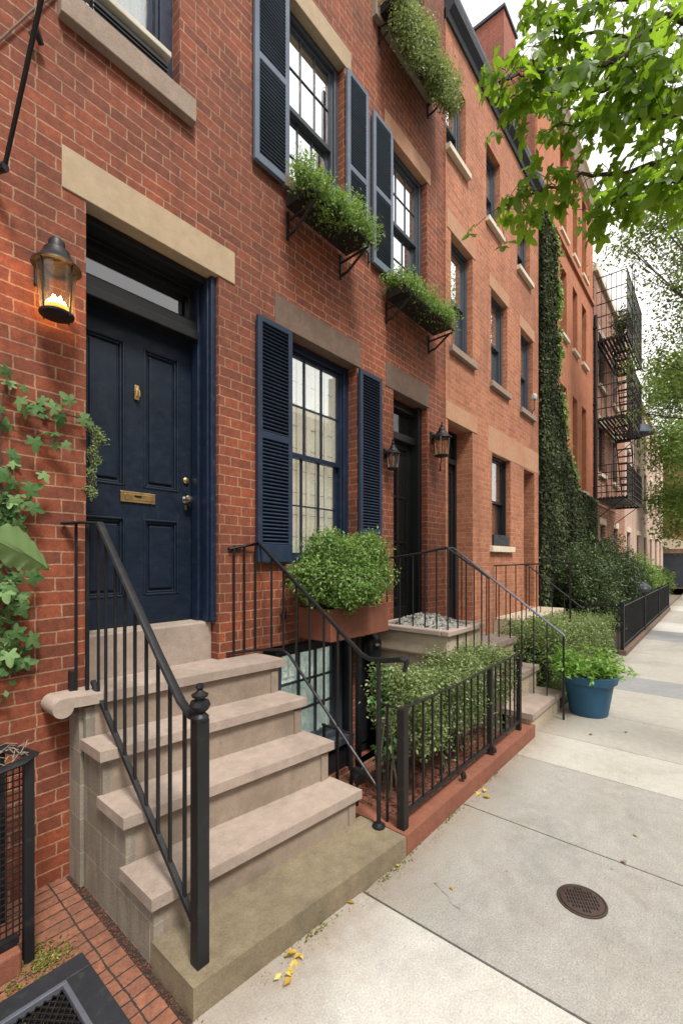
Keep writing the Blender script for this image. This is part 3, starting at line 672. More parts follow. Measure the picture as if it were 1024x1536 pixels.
# party wall chimney of next house rising behind
CH = thing('chimney', (9.9, 3.6, 9.4), 'tall red brick chimney wall with dark coping behind the salmon roof', 'chimney')
cb_ = MB(); cb_.box(9.76, 10.5, 3.6, 5.2, 9.3, 13.92); cb_.build('stack', 'chimbrick', CH)
B(9.72, 10.54, 3.56, 5.24, 13.92, 14.0).build('coping', 'greywin', CH, bevel=.01)

# ================================================================== HOUSE 3 (orange)
H3 = thing('stucco_house', (12.4, 2.9, 0), 'orange stucco house with narrow deep windows and ivy on its left edge', 'house', 'brick row houses')
h3 = []
for (z0, z1) in ((3.75, 6.1), (7.3, 8.95), (9.75, 11.9)):
    for (a, b) in ((11.5, 12.1), (12.7, 13.2), (13.72, 14.25)):
        h3.append((a, b, z0, z1))
wm = wall_mesh(9.76, 15.1, 3.68, 12.3, 2.9, 3.3, h3); wm.box(9.765, 10.1, 3.3, 9.5, 3.68, 12.3); wm.build('wall', 'orange', H3); B(9.76, 15.1, 9.5, 9.8, -.5, 12.3).build('back_wall', 'orange', H3)
MB().box(9.755, 9.764, 2.95, 9.4, 9.3, 12.2).build('side_brick', 'chimbrick', H3)
B(9.76, 15.1, 2.95, 3.3, -.5, 3.66).build('ground_floor_wall', 'orange', H3)
B(9.76, 15.1, 2.97, 9.6, 12.3, 12.4).build('roof', 'roof', H3)
co = MB().prismx([(3.0, 12.1), (2.82, 12.1), (2.72, 12.25), (2.66, 12.3), (2.66, 12.42), (3.0, 12.44)], 9.76, 15.12); co.build('cornice', 'creamstone', H3)
B(9.77, 15.1, 2.84, 2.92, 9.42, 9.55).build('string_course', 'orange', H3, bevel=.01)
B(9.77, 15.11, 2.86, 2.96, 3.60, 3.70).build('ledge', 'brownstone', H3, bevel=.01)
dk = MB(); dk.box(9.9, 15, 3.9, 4, -.4, 12.2); [dk.box(10.1, 15, 3.31, 9.4, z, z + .1) for z in (3.6, 7.0, 9.5)]; dk.build('partition', 'dark', H3)
for (a, b, c, dd) in h3:
    window(H3, a, b, c, dd, 2.9, .28, .05, 1, 2, 'brownwin', 'glass_dark', None, .1, .02); sill(H3, a - .06, b + .06, c - .08, c + .003, 'creamstone', 2.9, .07)
DP = thing('downpipe', (15.2, 2.85, 0), 'dark downpipe between the orange house and the fire escape house', 'pipe')
MB().tube([(15.2, 2.84, .2), (15.2, 2.84, 9.2)], .05, 10).build('pipe', 'rustiron', DP, smooth=True)
br = MB(); [br.box(15.13, 15.27, 2.8, 2.93, z, z + .04) for z in (1.5, 4, 6.5, 8.8)]; br.build('clamps', 'rustiron', DP)
# wide dark strip
# ================================================================== HOUSES beyond
def plain_house(name, x0, x1, zt, mat, label, wins, yf=2.9, paint='greywin'):
    Hh = thing(name, ((x0 + x1) / 2, yf, 0), label, 'house', 'brick row houses')
    wm = wall_mesh(x0, x1, -.5, zt, yf, yf + .3, wins); wm.box(x0, x0 + .2, yf + .3, 9.5, -.5, zt); wm.box(x1 - .2, x1, yf + .3, 9.5, -.5, zt); wm.box(x0, x1, 9.5, 9.8, -.5, zt); wm.build('wall', mat, Hh)
    B(x0, x1, yf + .05, 9.7, zt, zt + .12).build('roof', 'roof', Hh)
    B(x0 - .02, x1 + .02, yf - .1, yf + .1, zt - .1, zt + .15).build('cornice', 'creamstone', Hh, bevel=.03)
    dk = MB(); dk.box(x0 + .2, x1 - .2, yf + 1.2, yf + 1.3, -.4, zt - .1); dk.build('partition', 'dark', Hh)
    for (a, b, c, dd) in wins:
        window(Hh, a, b, c, dd, yf, .12, .06, 2, 4, paint, 'glass_bright', 'shade', .15, .02); sill(Hh, a - .08, b + .08, c - .12, c + .003, 'creamstone', yf, .08); lintel(Hh, a - .1, b + .1, dd, dd + .2, 'creamstone', yf, .03)
    return Hh
H4 = plain_house('brick_house', 15.3, 21.0, 10.7, 'oldbrick', 'weathered brick house carrying the fire escape', [(16.2, 17.0, 1.0, 3.0), (18.6, 19.4, 1.0, 3.0), (16.0, 16.9, 4.6, 6.2), (18.4, 19.3, 4.6, 6.2), (16.0, 16.9, 7.4, 9.0), (18.4, 19.3, 7.4, 9.0)])
H5 = plain_house('brick_house', 21.02, 23.2, 11.8, 'palebrick', 'narrow pale brick house rising just past the fire escape', [(21.6, 22.5, 1.2, 3.0), (21.6, 22.5, 4.6, 6.4), (21.6, 22.5, 7.8, 9.6)])
H6 = plain_house('brick_house', 23.22, 37.0, 9.3, 'palebrick', 'long pinkish white brick house near the end of the street', [(x, x + 1, z, z + 1.8) for x in (24.5, 27, 29.5, 32, 34.5) for z in (1.2, 4.4, 7.0)])
H7 = plain_house('brick_house', 44.0, 60, 9.5, 'oldbrick', 'brown brick house closing the street behind the trees', [(x, x + 1.1, z, z + 1.9) for x in (45.5, 49, 53) for z in (1.2, 4.6)], yf=.6)
# side windows face of the far brick house are plain; arched white garage in front of it
GA = thing('garage', (42, 3, 0), 'low cream garage with curved roof edge at the far end', 'garage')
g = MB(); g.box(38.0, 43.9, 1.3, 8, -.1, 2.6); g.build('wall', 'palebrick', GA)
gp = [(1.1 + .0, 2.6), (1.1, 2.95), (1.6, 3.12), (2.6, 3.3), (4, 3.4), (8, 3.4), (8, 2.6)]
MB().prismx(gp, 37.8, 44).build('roof', 'creamstone', GA, bevel=.02)
B(37.95, 38.02, 1.7, 4.6, 0, 2.3).build('garage_door', 'greywin', GA, bevel=.01)
# parked cars glimpse none

# ================================================================== STONE STOOP 1
ST = thing('stone_stoop', (1.65, 2.3, 0), 'sandstone front steps leading up to the navy door', 'steps', 'stone stoops')
def slab(pts, z1, th, bev=.02): return MB().prism(pts, z1 - th, z1), bev
steps = [(2.68, 2.53, 1.085, 2.95, 2.95), (2.455, 2.28, .84, 2.72, 2.57), (2.185, 2.02, .595, 2.50, 2.32), (1.91, 1.78, .34, 2.23, 2.06)]
xl, xr = .965, 2.315
for i, (yl, yr, zt, bl, brr) in enumerate(steps):
    if i == 0:
        pts = [(.875, 2.72), (.955, 2.69), (1.0, yl), (xr + .02, yr), (xr + .02, 2.895), (.875, 2.895)]
    else: pts = [(xl, yl), (xr, yr), (xr, brr), (xl, bl)]
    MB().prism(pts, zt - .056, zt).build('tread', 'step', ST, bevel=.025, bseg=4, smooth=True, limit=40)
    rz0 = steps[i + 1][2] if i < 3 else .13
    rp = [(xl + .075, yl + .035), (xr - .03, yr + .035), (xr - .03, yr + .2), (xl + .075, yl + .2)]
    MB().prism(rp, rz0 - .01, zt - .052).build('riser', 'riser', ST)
MB().tube([(.875, 2.70, 1.035), (.875, 2.80, 1.035), (.875, 2.893, 1.035)], .052, 16).build('rolled_end', 'step', ST, smooth=True)
B(1.065, 1.985, 2.885, 2.982, .95, 1.083).build('landing_sill', 'step', ST)
# left cheek wall following the steps, slightly lumpy
ck = [(2.9, -.1), (2.9, 1.01), (2.715, 1.01), (2.715, .77), (2.49, .77), (2.49, .525), (2.22, .525), (2.22, .27), (1.945, .27), (1.945, .125), (1.90, .125), (1.90, -.1)]
MB().prismx(ck, .992, 1.05).build('side_wall', 'blockwall', ST, bevel=.004)
sc_ = [(2.899, .0), (2.899, 1.01), (2.76, 1.01), (2.74, .75), (2.74, 0.0)]
MB().prismx(sc_, .97, .99).build('corner_pier', 'blockwall', ST, bevel=.006)
MB().prismx([(2.89, -.1), (2.89, 1.0), (2.56, 1.0), (2.56, .76), (2.31, .76), (2.31, .52), (2.05, .52), (2.05, .26), (1.81, .26), (1.81, -.1)], 2.22, 2.285).build('side_wall', 'riser', ST)
pl = MB().prism([(.98, 1.60), (2.365, 1.475), (2.365, 1.83), (2.28, 1.84), (2.28, 2.0), (1.06, 2.0), (1.06, 1.94), (.98, 1.94)], -.1, .13); pl.build('bottom_step', 'platform', ST, bevel=.022, bseg=4, smooth=True, limit=40)

# ---- left railing
RL = thing('iron_railing', (1.07, 1.68, .13), 'black iron stair railing with finial post, left side of the sandstone steps', 'railing', 'iron stair railings')
XR = 1.06
top = [(2.70, 2.05), (2.02, 1.383), (1.83, 1.21), (1.745, 1.165), (1.69, 1.165)]; bot = [(2.80, 1.13), (1.73, .29)]
tp = [(XR, y, z) for y, z in top]
MB().tube([(.93, 2.885, 2.05), (.99, 2.78, 2.055), tp[0]], .016, 6, flat=(1.3, .6)).build('wall_return', 'iron', RL, bevel=0)
MB().tube(tp, .019, 8, flat=(1.25, .7)).build('handrail', 'iron', RL, smooth=True)
MB().tube([(XR, y, z) for y, z in bot], .017, 4).build('bottom_rail', 'iron', RL)
nw = MB(); nw.box(XR - .029, XR + .029, 1.651, 1.709, .13, 1.17); nw.build('newel_post', 'iron', RL, bevel=.004)
MB().lathe([(.0, 0), (.036, 0), (.038, .012), (.028, .022), (.022, .03), (.036, .042), (.044, .06), (.038, .078), (.020, .084), (.020, .09), (.032, .096), (.036, .106), (.018, .116), (.010, .125), (.018, .135), (.014, .15), (.0, .155)], (XR, 1.68, 1.165), 16).build('finial', 'iron', RL, smooth=True)
for y in (2.62, 2.50, 2.385, 2.27, 2.15, 2.035, 1.925, 1.80):
    baluster(RL, (XR, y, interp(bot, y)), (XR, y, interp(top, y)), .0095)
for (x, y) in ((1.06, 2.72), (1.03, 2.80), (.985, 2.84)): baluster(RL, (x, y, 1.085), (x, y, 2.05), .0125 if y == 2.80 else .009)
MB().box(.955, .995, 2.84, 2.88, 1.08, 1.2).build('wall_bracket', 'rustiron', RL, bevel=.004)
# ---- right railing
RR = thing('iron_railing', (2.34, 1.66, .13), 'black iron stair railing with scrolled end, right side of the sandstone steps', 'railing', 'iron stair railings')
XQ = 2.34
top = [(2.85, 1.975), (1.80, 1.215), (1.74, 1.195), (1.63, 1.20), (1.50, 1.225)]; bot = [(2.50, 1.15), (1.665, .37)]
MB().tube([(2.07, 2.885, 1.925), (2.2, 2.87, 1.95), (XQ, 2.85, 1.975)] + [(XQ, y, z) for y, z in top[1:]], .0155, 10, flat=(1.2, .8)).build('handrail', 'iron', RR, smooth=True)
MB().tube([(XQ, 1.50, 1.23), (XQ + .01, 1.47, 1.225), (XQ + .02, 1.47, 1.20), (XQ + .01, 1.48, 1.15)], [.02, .022, .017, .013], 8).build('scroll', 'iron', RR, smooth=True)
MB().tube([(2.05, 2.88, 1.12), (2.2, 2.87, 1.115), (XQ - .02, 2.86, 1.11), (XQ, 2.7, 1.13), (XQ, 2.58, 1.15), (XQ, 2.50, 1.12), (XQ, 1.665, .37)], .011, 8).build('bottom_rail', 'iron', RR, smooth=True)
for x in (2.11, 2.21, 2.32): baluster(RR, (x, 2.872, 1.11), (x, 2.872, 1.95), .0085)
for y in (2.70, 2.56, 2.42, 2.28, 2.14, 2.01, 1.90):
    baluster(RR, (XQ, y, 1.14 if y > 2.5 else interp(bot, y)), (XQ, y, interp(top, y)), .0085)
MB().tube([(XQ, 1.665, .13), (XQ, 1.665, 1.195)], .0135, 10).build('post', 'iron', RR, smooth=True)
MB().lathe([(.0, 0), (.042, 0), (.042, .012), (.03, .016), (.022, .03), (.0, .031)], (XQ, 1.665, .13), 16).build('flange', 'iron', RR, smooth=True)
# small spot lamp clamped at tread end
SL = thing('garden_spotlight', (2.42, 1.95, .35), 'black garden spotlight beside the lower steps', 'spotlight')
MB().tube([(2.40, 1.90, .40), (2.36, 1.83, .37)], [.035, .045], 12).build('head', 'blackpaint', SL, smooth=True)
MB().tube([(2.42, 1.92, .40), (2.45, 1.93, .33), (2.46, 1.93, .0)], .01, 6).build('stake', 'blackpaint', SL, smooth=True)
MB().box(2.43, 2.50, 1.86, 1.92, .34, .37).build('bracket', 'blackpaint', SL, bevel=.005)

# ================================================================== GARDEN KERB + FENCE 1
KB = MB(); KB.prism([(2.38, 1.48), (4.85, 1.462), (4.85, 1.585), (2.50, 1.60), (2.50, 2.25), (2.385, 2.25)], -.1, .125)
tag(KB.build('garden_kerb', 'redstone', bevel=.012, bseg=3), 'red brownstone kerb carrying the iron fence beside the sidewalk', 'kerb')
FN = thing('iron_fence', (3.5, 1.54, .12), 'low black iron fence enclosing the hedge beside the sidewalk', 'fence', 'iron garden fences')
fy = 1.545
for x, w_ in ((2.435, .028), (3.86, .022), (4.60, .022)):
    MB().box(x - w_, x + w_, fy - w_, fy + w_, .125, .885 if x > 2.5 else .89).build('post', 'rustiron', FN, bevel=.004)
MB().tube([(2.435, 1.72, .885), (2.435, 1.58, .885), (2.46, fy, .89), (3.2, fy, .875), (4.62, fy, .90)], .009, 6).build('top_rail', 'rustiron', FN)
MB().box(2.46, 4.62, fy - .012, fy + .012, .20, .225).build('bottom_rail', 'rustiron', FN)
for i in range(10): baluster(FN, (2.435 + 1.425 * (i + 1) / 11, fy, .21), (2.435 + 1.425 * (i + 1) / 11, fy, .885), .0095, 'rustiron')
for i in range(5): baluster(FN, (3.86 + .74 * (i + 1) / 6, fy, .21), (3.86 + .74 * (i + 1) / 6, fy, .89), .0095, 'rustiron')
baluster(FN, (2.43, 1.66, .12), (2.43, 1.66, .885), .0095, 'rustiron')
for x in (3.25, 3.86): MB().lathe([(.0, 0), (.02, 0), (.024, .02), (.015, .045), (0, .05)], (x, fy - .035, .15), 10).build('stay', 'rustiron', FN, smooth=True)
# inner fence on areaway edge
F2 = thing('iron_fence', (2.43, 2.0, .12), 'short black iron fence panel between the steps and the hedge', 'fence', 'iron garden fences')
MB().tube([(2.44, 1.95, .62), (2.44, 2.25, .62)], .009, 6).build('top_rail', 'rustiron', F2)
for y in (1.97, 2.1, 2.23): MB().tube([(2.44, y, .12), (2.44, y, .63)], .012, 4).build('baluster', 'rustiron', F2)

# hedge 1
HG = thing('hedge', (3.6, 1.9, 0), 'small-leaved green hedge inside the low iron fence', 'hedge', 'box hedges')
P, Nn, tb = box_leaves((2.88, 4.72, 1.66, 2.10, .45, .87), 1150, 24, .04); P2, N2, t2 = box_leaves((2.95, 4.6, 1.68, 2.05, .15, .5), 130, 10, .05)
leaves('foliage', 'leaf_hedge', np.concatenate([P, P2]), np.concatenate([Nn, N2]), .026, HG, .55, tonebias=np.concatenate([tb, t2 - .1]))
st = MB(); random.seed(5)
for i in range(26):
    x = random.uniform(2.75, 4.6); y = random.uniform(1.75, 2.05); st.tube([(x, y, .0), (x + random.uniform(-.06, .06), y + random.uniform(-.05, .05), .35), (x + random.uniform(-.14, .14), y + random.uniform(-.1, .1), .75)], [.011, .008, .004], 5)
st.build('stems', 'bark', HG)
SP = thing('climbing_shrub', (2.88, 2.0, 0), 'loose green shrub sprouting at the hedge end by the areaway', 'shrub')
P, Nn, tb = ellip_leaves([(2.88, 1.98, .70), (2.86, 1.95, .40), (2.92, 2.04, .93)], [(.08, .10, .2), (.07, .09, .18), (.08, .09, .12)], 60, 12, .03, .2)
leaves('foliage', 'leaf_vine', P, Nn, .045, SP, .6, tonebias=tb); MB().tube([(2.88, 2.0, 0), (2.87, 1.98, .5), (2.90, 2.03, 1.0)], [.012, .009, .005], 6).build('stem', 'bark', SP)
# black meter in areaway
MT = thing('gas_meter', (3.72, 2.7, .9), 'black gas meter with shiny cap fixed by the basement door', 'meter')
MB().lathe([(.0, 0), (.09, 0), (.1, .03), (.1, .17), (.07, .23), (.03, .25), (.0, .25)], (3.70, 2.72, .84), 16).build('body', 'blackpaint', MT, smooth=True)
MB().tube([(3.70, 2.72, 1.05), (3.70, 2.72, 1.17), (3.70, 2.88, 1.17)], .02, 8).build('pipe', 'rustiron', MT, smooth=True)
MB().lathe([(.0, 0), (.025, 0), (.025, .02), (.0, .03)], (3.66, 2.62, .98), 10).build('cap', 'silver', MT, smooth=True)
AP = thing('iron_post', (3.52, 2.62, -.3), 'plain black iron post rising from the basement area in front of its window', 'post')
MB().box(3.33, 3.375, 2.60, 2.645, -.32, 1.12).build('shaft', 'blackpaint', AP, bevel=.004)
MB().box(3.29, 3.415, 2.56, 2.685, -.32, -.30).build('foot', 'blackpaint', AP, bevel=.004)

# ================================================================== planters
PB = thing('planter_box', (3.24, 2.72, 1.13), 'rust red stone planter box under the ground floor window', 'planter')
pb = MB(); pb.box(2.82, 3.68, 2.50, 2.53, 1.14, 1.42); pb.box(2.82, 3.68, 2.86, 2.895, 1.14, 1.42); pb.box(2.82, 2.85, 2.53, 2.86, 1.14, 1.42); pb.box(3.65, 3.68, 2.53, 2.86, 1.14, 1.42); pb.box(2.85, 3.65, 2.53, 2.86, 1.14, 1.18)
pb.build('box', 'terracotta', PB, bevel=.006); B(2.85, 3.65, 2.53, 2.86, 1.18, 1.38).build('soil', 'soil', PB)
BU = thing('bush', (3.24, 2.68, 1.38), 'round light green bush overflowing the rust red planter box', 'bush')
P, Nn, tb = ellip_leaves([(3.16, 2.60, 1.74), (2.80, 2.62, 1.68), (3.48, 2.60, 1.68), (3.06, 2.46, 1.62), (3.38, 2.55, 1.90), (2.90, 2.6, 1.92)], [(.34, .26, .27), (.25, .22, .21), (.25, .23, .22), (.32, .2, .2), (.2, .2, .2), (.2, .2, .18)], 1500, 26, .032, .55)
leaves('foliage', 'leaf_bush', P, Nn, .030, BU, .5, tonebias=tb)
st = MB()
for i in range(16): x = random.uniform(2.9, 3.55); st.tube([(x, 2.68, 1.37), (x + random.uniform(-.1, .1), 2.62, 1.75)], [.008, .004], 5)
st.build('stems', 'bark', BU)

def stray(parent, box, n_, ln, mat, size):
    P = []; Nn = []; w_ = MB()
    x0, x1, y0, y1, z0, z1 = box
    for i in range(n_):
        p = Vector((random.uniform(x0, x1), random.uniform(y0, y1), random.uniform(z0, z1))); d = Vector((random.gauss(0, .5), random.gauss(-.25, .4), random.uniform(.5, 1))).normalized() * random.uniform(.5, 1) * ln
        q = p + d; w_.tube([p, p + d * .5 + Vector((0, 0, .01)), q], .0018, 4)
        for k in range(9):
            t_ = (k + 1) / 9; P.append(np.array(p + d * t_) + rng.normal(size=3) * .006); Nn.append(rng.normal(size=3) * .6 + np.array([0, 0, .5]))
    tag(w_.build('shoots', 'bark', parent), kind='stuff'); leaves('shoot_leaves', mat, P, Nn, size, parent, .45, tonebias=.2)
stray(BU, (2.72, 3.62, 2.38, 2.75, 1.62, 1.98), 95, .17, 'leaf_bush', .032)
stray(HG, (2.9, 4.65, 1.66, 2.05, .80, .88), 70, .10, 'leaf_hedge', .026)
def flower_box(x0, x1, z, yo, label, plabel, hang, seed, top=None, brackets=True):
    bx = thing('window_box', ((x0 + x1) / 2, 2.7, z), label, 'flower box', 'window flower boxes')
    b = MB(); y0 = yo; y1 = 2.86
    b.box(x0, x1, y0, y0 + .02, z + .05, z + .15); b.box(x0, x1, y1 - .02, y1, z + .05, z + .15); b.box(x0, x0 + .02, y0 + .02, y1 - .02, z + .05, z + .15); b.box(x1 - .02, x1, y0 + .02, y1 - .02, z + .05, z + .15); b.box(x0 + .02, x1 - .02, y0 + .02, y1 - .02, z + .05, z + .07)
    b.build('box', 'rustiron', bx, bevel=.004); B(x0 + .02, x1 - .02, y0 + .02, y1 - .02, z + .07, z + .14).build('soil', 'soil', bx)
    if brackets:
        for x in (x0 + .05, x1 - .05):
            k = MB(); k.tube([(x, 2.89, z - .03), (x, y0 - .03, z - .02), (x, y0 - .04, z + .03)], .011, 6); k.tube([(x, 2.89, z - .16), (x, 2.80, z - .15), (x, y0 + .06, z - .06), (x, y0, z - .02)], .013, 6); k.tube([(x, 2.892, z - .19), (x, 2.892, z + .05)], .014, 4)
            k.build('bracket', 'rustiron', bx)
        MB().tube([(x0 - .02, y0 - .03, z + .03), (x1 + .02, y0 - .03, z + .03)], .008, 6).build('front_bar', 'rustiron', bx)
    g = thing('box_plants', ((x0 + x1) / 2, 2.68, z + .14), plabel, 'plant', 'plants in window boxes')
    cs = []; rs = []; rr = random.Random(seed); n_ = 7
    for i in range(n_):
        x = x0 - .04 + (x1 - x0 + .08) * (i + .5) / n_; cs.append((x, y0 + .12 + rr.uniform(-.04, .04), z + .20 + rr.uniform(-.03, .05))); rs.append((.12, .17, .10 + rr.uniform(0, .07)))
        if hang: cs.append((x, y0 - .03, z + .18 - rr.uniform(.4, 1) * hang)); rs.append((.12, .11, hang * .75))
    P, Nn, tb = ellip_leaves(cs, rs, 520 if seed < 3 else 1400, 20, .035, .3)
    leaves('foliage', 'leaf_bush' if seed != 3 else 'leaf_hedge', P, Nn, .032, g, .42, tonebias=tb + .05)
    s_ = MB()
    for i in range(14): x = rr.uniform(x0, x1); s_.tube([(x, y0 + .15, z + .13), (x + rr.uniform(-.06, .06), y0 + rr.uniform(-.02, .2), z + .3)], .004, 4)
    s_.build('stems', 'bark', g); return bx
flower_box(2.64, 3.46, 4.84, 2.58, 'window box on iron brackets under the left shuttered upper window', 'trailing green plants in the box under the left shuttered upper window', .13, 1)
flower_box(4.16, 5.24, 4.72, 2.60, 'window box on iron brackets under the right upper window of the red house', 'bright green plants in the box under the right upper window of the red house', .09, 2)
flower_box(4.02, 5.22, 7.78, 2.60, 'long window box at the top floor window of the red house', 'long trailing plants spilling from the top floor window box', .42, 3)

# ================================================================== LANTERNS
def six(c, r, z, k=6, off=0): return [(c[0] + r * math.cos(off + 2 * math.pi * i / k), c[1] + r * math.sin(off + 2 * math.pi * i / k), z) for i in range(k)]
def lantern(x, z, yo, hgt, rad, label, lit=False, tail=0, tone='iron', armz=.6):
    """wall lantern hung from a back plate; z = bottom of glass"""
    t = thing('wall_lantern', (x, 2.9, z), label, 'lantern', 'wall lanterns'); c = (x, yo)
    bp = MB(); bp.box(x - .035 - rad * .3, x + .035 - rad * .3, 2.875, 2.9, z + hgt * .45, z + hgt * .85); bp.build('back_plate', tone, t, bevel=.006)
    MB().tube([(x - rad * .3, 2.88, z + hgt * .72), (x - rad * .2, 2.80, z + hgt * .74), (x, yo + .02, z + hgt * .80)], .014, 8).build('arm', tone, t, smooth=True)
    MB().lathe([(.0, 0), (rad * 1.22, 0), (rad * 1.2, .008), (rad * .95, hgt * .07), (rad * .72, hgt * .15), (rad * .62, hgt * .22), (rad * .42, hgt * .225), (rad * .40, hgt * .33), (rad * .28, hgt * .37), (rad * .12, hgt * .38), (0, hgt * .385)], (c[0], c[1], z + hgt * .60), 20).build('cap', tone, t, smooth=True)
    MB().lathe([(rad * .80, 0), (rad * .98, hgt * .60)], (c[0], c[1], z), 14).build('glass_shade', 'lampglass', t, smooth=True)
    MB().lathe([(.0, -.012), (rad * .55, -.012), (rad * .84, 0), (rad * .86, .012), (rad * .7, .02), (0, .02)], (c[0], c[1], z - .008), 18).build('base', tone, t, smooth=True)
    b = MB()
    for i in range(4):
        a = .5 + i * math.pi / 2; b.tube([(c[0] + rad * .84 * math.cos(a), c[1] + rad * .84 * math.sin(a), z - .015), (c[0] + rad * 1.0 * math.cos(a), c[1] + rad * 1.0 * math.sin(a), z + hgt * .6)], .0045, 6)
    b.build('cage_bars', tone, t)
    if lit:
        MB().lathe([(.0, 0), (rad * .6, 0), (rad * .6, .02), (0, .022)], (c[0], c[1], z + .02), 14).build('burner', 'ember', t, smooth=True)
        f = MB()
        for dx, dy, hh in ((-.034, .015, .05), (-.022, -.014, .075), (-.006, .012, .095), (.006, -.012, .07), (.02, .006, .10), (.036, .002, .06), (.0, .03, .06)): f.lathe([(.0, 0), (.013, .004), (.015, .014), (.011, hh * .38), (.006, hh * .55), (0, hh * .7)], (c[0] + dx, c[1] + dy, z + .045), 10)
        f.build('flame', 'flame', t, smooth=True)
        ld = bpy.data.lights.new('lantern_light', 'POINT'); ld.energy = .9; ld.color = (1, .55, .2); ld.shadow_soft_size = .03
        lo = bpy.data.objects.new('lantern_light', ld); COL.objects.link(lo); lo.parent = t; lo.location = (0, yo - 2.9, hgt * .28)
    else:
        MB().lathe([(.0, 0), (.012, 0), (.012, .05), (.02, .07), (.014, .10), (0, .11)], (c[0], c[1], z + .03), 10).build('bulb', 'white', t, smooth=True)
        MB().lathe([(.0, 0), (.014, .0), (.02, .02), (.008, .04), (.014, .055), (0, .07)], (c[0], c[1], z + hgt * .98), 10).build('finial', tone, t, smooth=True)
    if tail:
        MB().tube([(x, yo, z - .01), (x, yo + .02, z - tail * .6), (x + .01, yo + .03, z - tail)], [.007, .007, .016], 6).build('tail_scroll', tone, t, smooth=True)
    return t
lantern(.855, 3.17, 2.74, .42, .098, 'black wall lantern with lit amber flame beside the navy door', True)
lantern(4.21, 2.87, 2.80, .27, .075, 'small dark unlit wall lantern left of the black glass door')
lantern(5.29, 3.20, 2.76, .38, .105, 'larger unlit wall lantern with hanging tail right of the black glass door', tail=.2)

# ================================================================== STOOP 2 + planter
S2 = thing('stone_stoop', (5.3, 2.2, 0), 'short stone steps in front of the black glass door beside the blue pot', 'steps', 'stone stoops')
for (yl, yr, zt, x0, x1, yb) in ((1.47, 1.46, .24, 4.80, 5.93, 1.80), (1.74, 1.72, .53, 4.80, 5.87, 2.05), (1.98, 1.96, .87, 4.20, 5.75, 2.86)):
    MB().prism([(x0, yl), (x1, yr), (x1, yb), (x0, yb)], zt - .06, zt).build('tread', 'step', S2, bevel=.015, bseg=3)
    MB().prism([(x0 + .03, yl + .03), (x1 - .03, yr + .03), (x1 - .03, yb), (x0 + .03, yb)], -.08, zt - .055).build('riser', 'planterstone', S2, bevel=.004)
PS = thing('stone_planter', (4.3, 2.4, .5), 'cream stone planter filled with gravel beside the black glass door', 'planter')
ps = MB(); ps.box(3.94, 4.72, 2.0, 2.86, .90, 1.10); ps.build('body', 'planterstone', PS, bevel=.006)
rm = MB(); x0, x1, y0, y1 = 3.90, 4.76, 1.96, 2.875
rm.box(x0, x1, y0, y0 + .09, 1.10, 1.16); rm.box(x0, x1, y1 - .06, y1, 1.10, 1.16); rm.box(x0, x0 + .09, y0 + .09, y1 - .06, 1.10, 1.16); rm.box(x1 - .09, x1, y0 + .09, y1 - .06, 1.10, 1.16)
rm.build('rim', 'step', PS, bevel=.014, bseg=3)
pbse = MB(); pbse.box(3.99, 4.19, 2.12, 2.86, .52, .90); pbse.box(3.97, 4.19, 2.45, 2.86, -.3, .9); pbse.build('pedestal', 'planterstone', PS, bevel=.006)
MB().box(3.93, 4.73, 1.99, 2.87, .885, .90).build('lip', 'brownstone', PS)
gv = MB(); nx_, ny_ = 26, 28
vv = [[gv.bm.verts.new((lerp(3.98, 4.68, i / nx_), lerp(2.04, 2.82, j / ny_), 1.12 + .12 * math.sin(math.pi * i / nx_) * math.sin(math.pi * j / ny_) + random.uniform(0, .008))) for j in range(ny_ + 1)] for i in range(nx_ + 1)]
for i in range(nx_):
    for j in range(ny_): gv.bm.faces.new([vv[i][j], vv[i + 1][j], vv[i + 1][j + 1], vv[i][j + 1]])
gv.build('gravel_bed', 'gravel', PS)
gp_ = rng.uniform(size=(1500, 2)); P = np.stack([3.99 + gp_[:, 0] * .68, 2.05 + gp_[:, 1] * .76, 1.13 + .12 * np.sin(np.pi * gp_[:, 0]) * np.sin(np.pi * gp_[:, 1])], 1)
o = leaves('pebbles', 'gravel', P, rng.normal(size=(1500, 3)) + np.array([0, 0, 1]), .026, PS, .8, -1.2); o.data.materials[0] = M['gravel']; tag(o, kind='stuff')
R2 = thing('iron_railing', (5.6, 1.4, 0), 'steel topped iron stair railing between the planter and the blue pot', 'railing', 'iron stair railings')
xq = 5.58; top = [(2.74, 2.00), (1.38, .985)]
MB().tube([(xq, 2.86, 2.0), (xq, 2.74, 2.0), (xq, 1.38, .985), (xq, 1.36, .96)], .014, 8).build('handrail', 'steel', R2, smooth=True)
MB().tube([(xq, 1.37, 0), (xq, 1.37, .98)], .012, 6).build('post', 'iron', R2)
for y in (2.62, 2.45, 2.28, 2.12, 1.98, 1.84, 1.70, 1.55): baluster(R2, (xq, y, .86 if y > 1.97 else (.52 if y > 1.73 else .24)), (xq, y, interp(top, y)), .008)
R3 = thing('iron_railing', (3.95, 2.4, 1.16), 'curved black iron guard rail standing on the cream stone planter', 'railing', 'iron stair railings')
MB().tube([(4.0, 2.86, 1.86), (3.97, 2.6, 1.87), (3.97, 2.3, 1.91), (3.98, 2.02, 1.96)], .012, 8).build('handrail', 'iron', R3, smooth=True)
for y, q in ((2.72, 1.865), (2.56, 1.875), (2.40, 1.895), (2.26, 1.915), (2.13, 1.94), (2.01, 1.96)): baluster(R3, (3.975, y, 1.14), (3.975, y, q), .008)
MB().tube([(3.98, 2.02, 1.955), (4.6, 1.95, 1.72), (4.79, 1.93, 1.64)], .011, 8).build('side_rail', 'iron', R3, smooth=True)
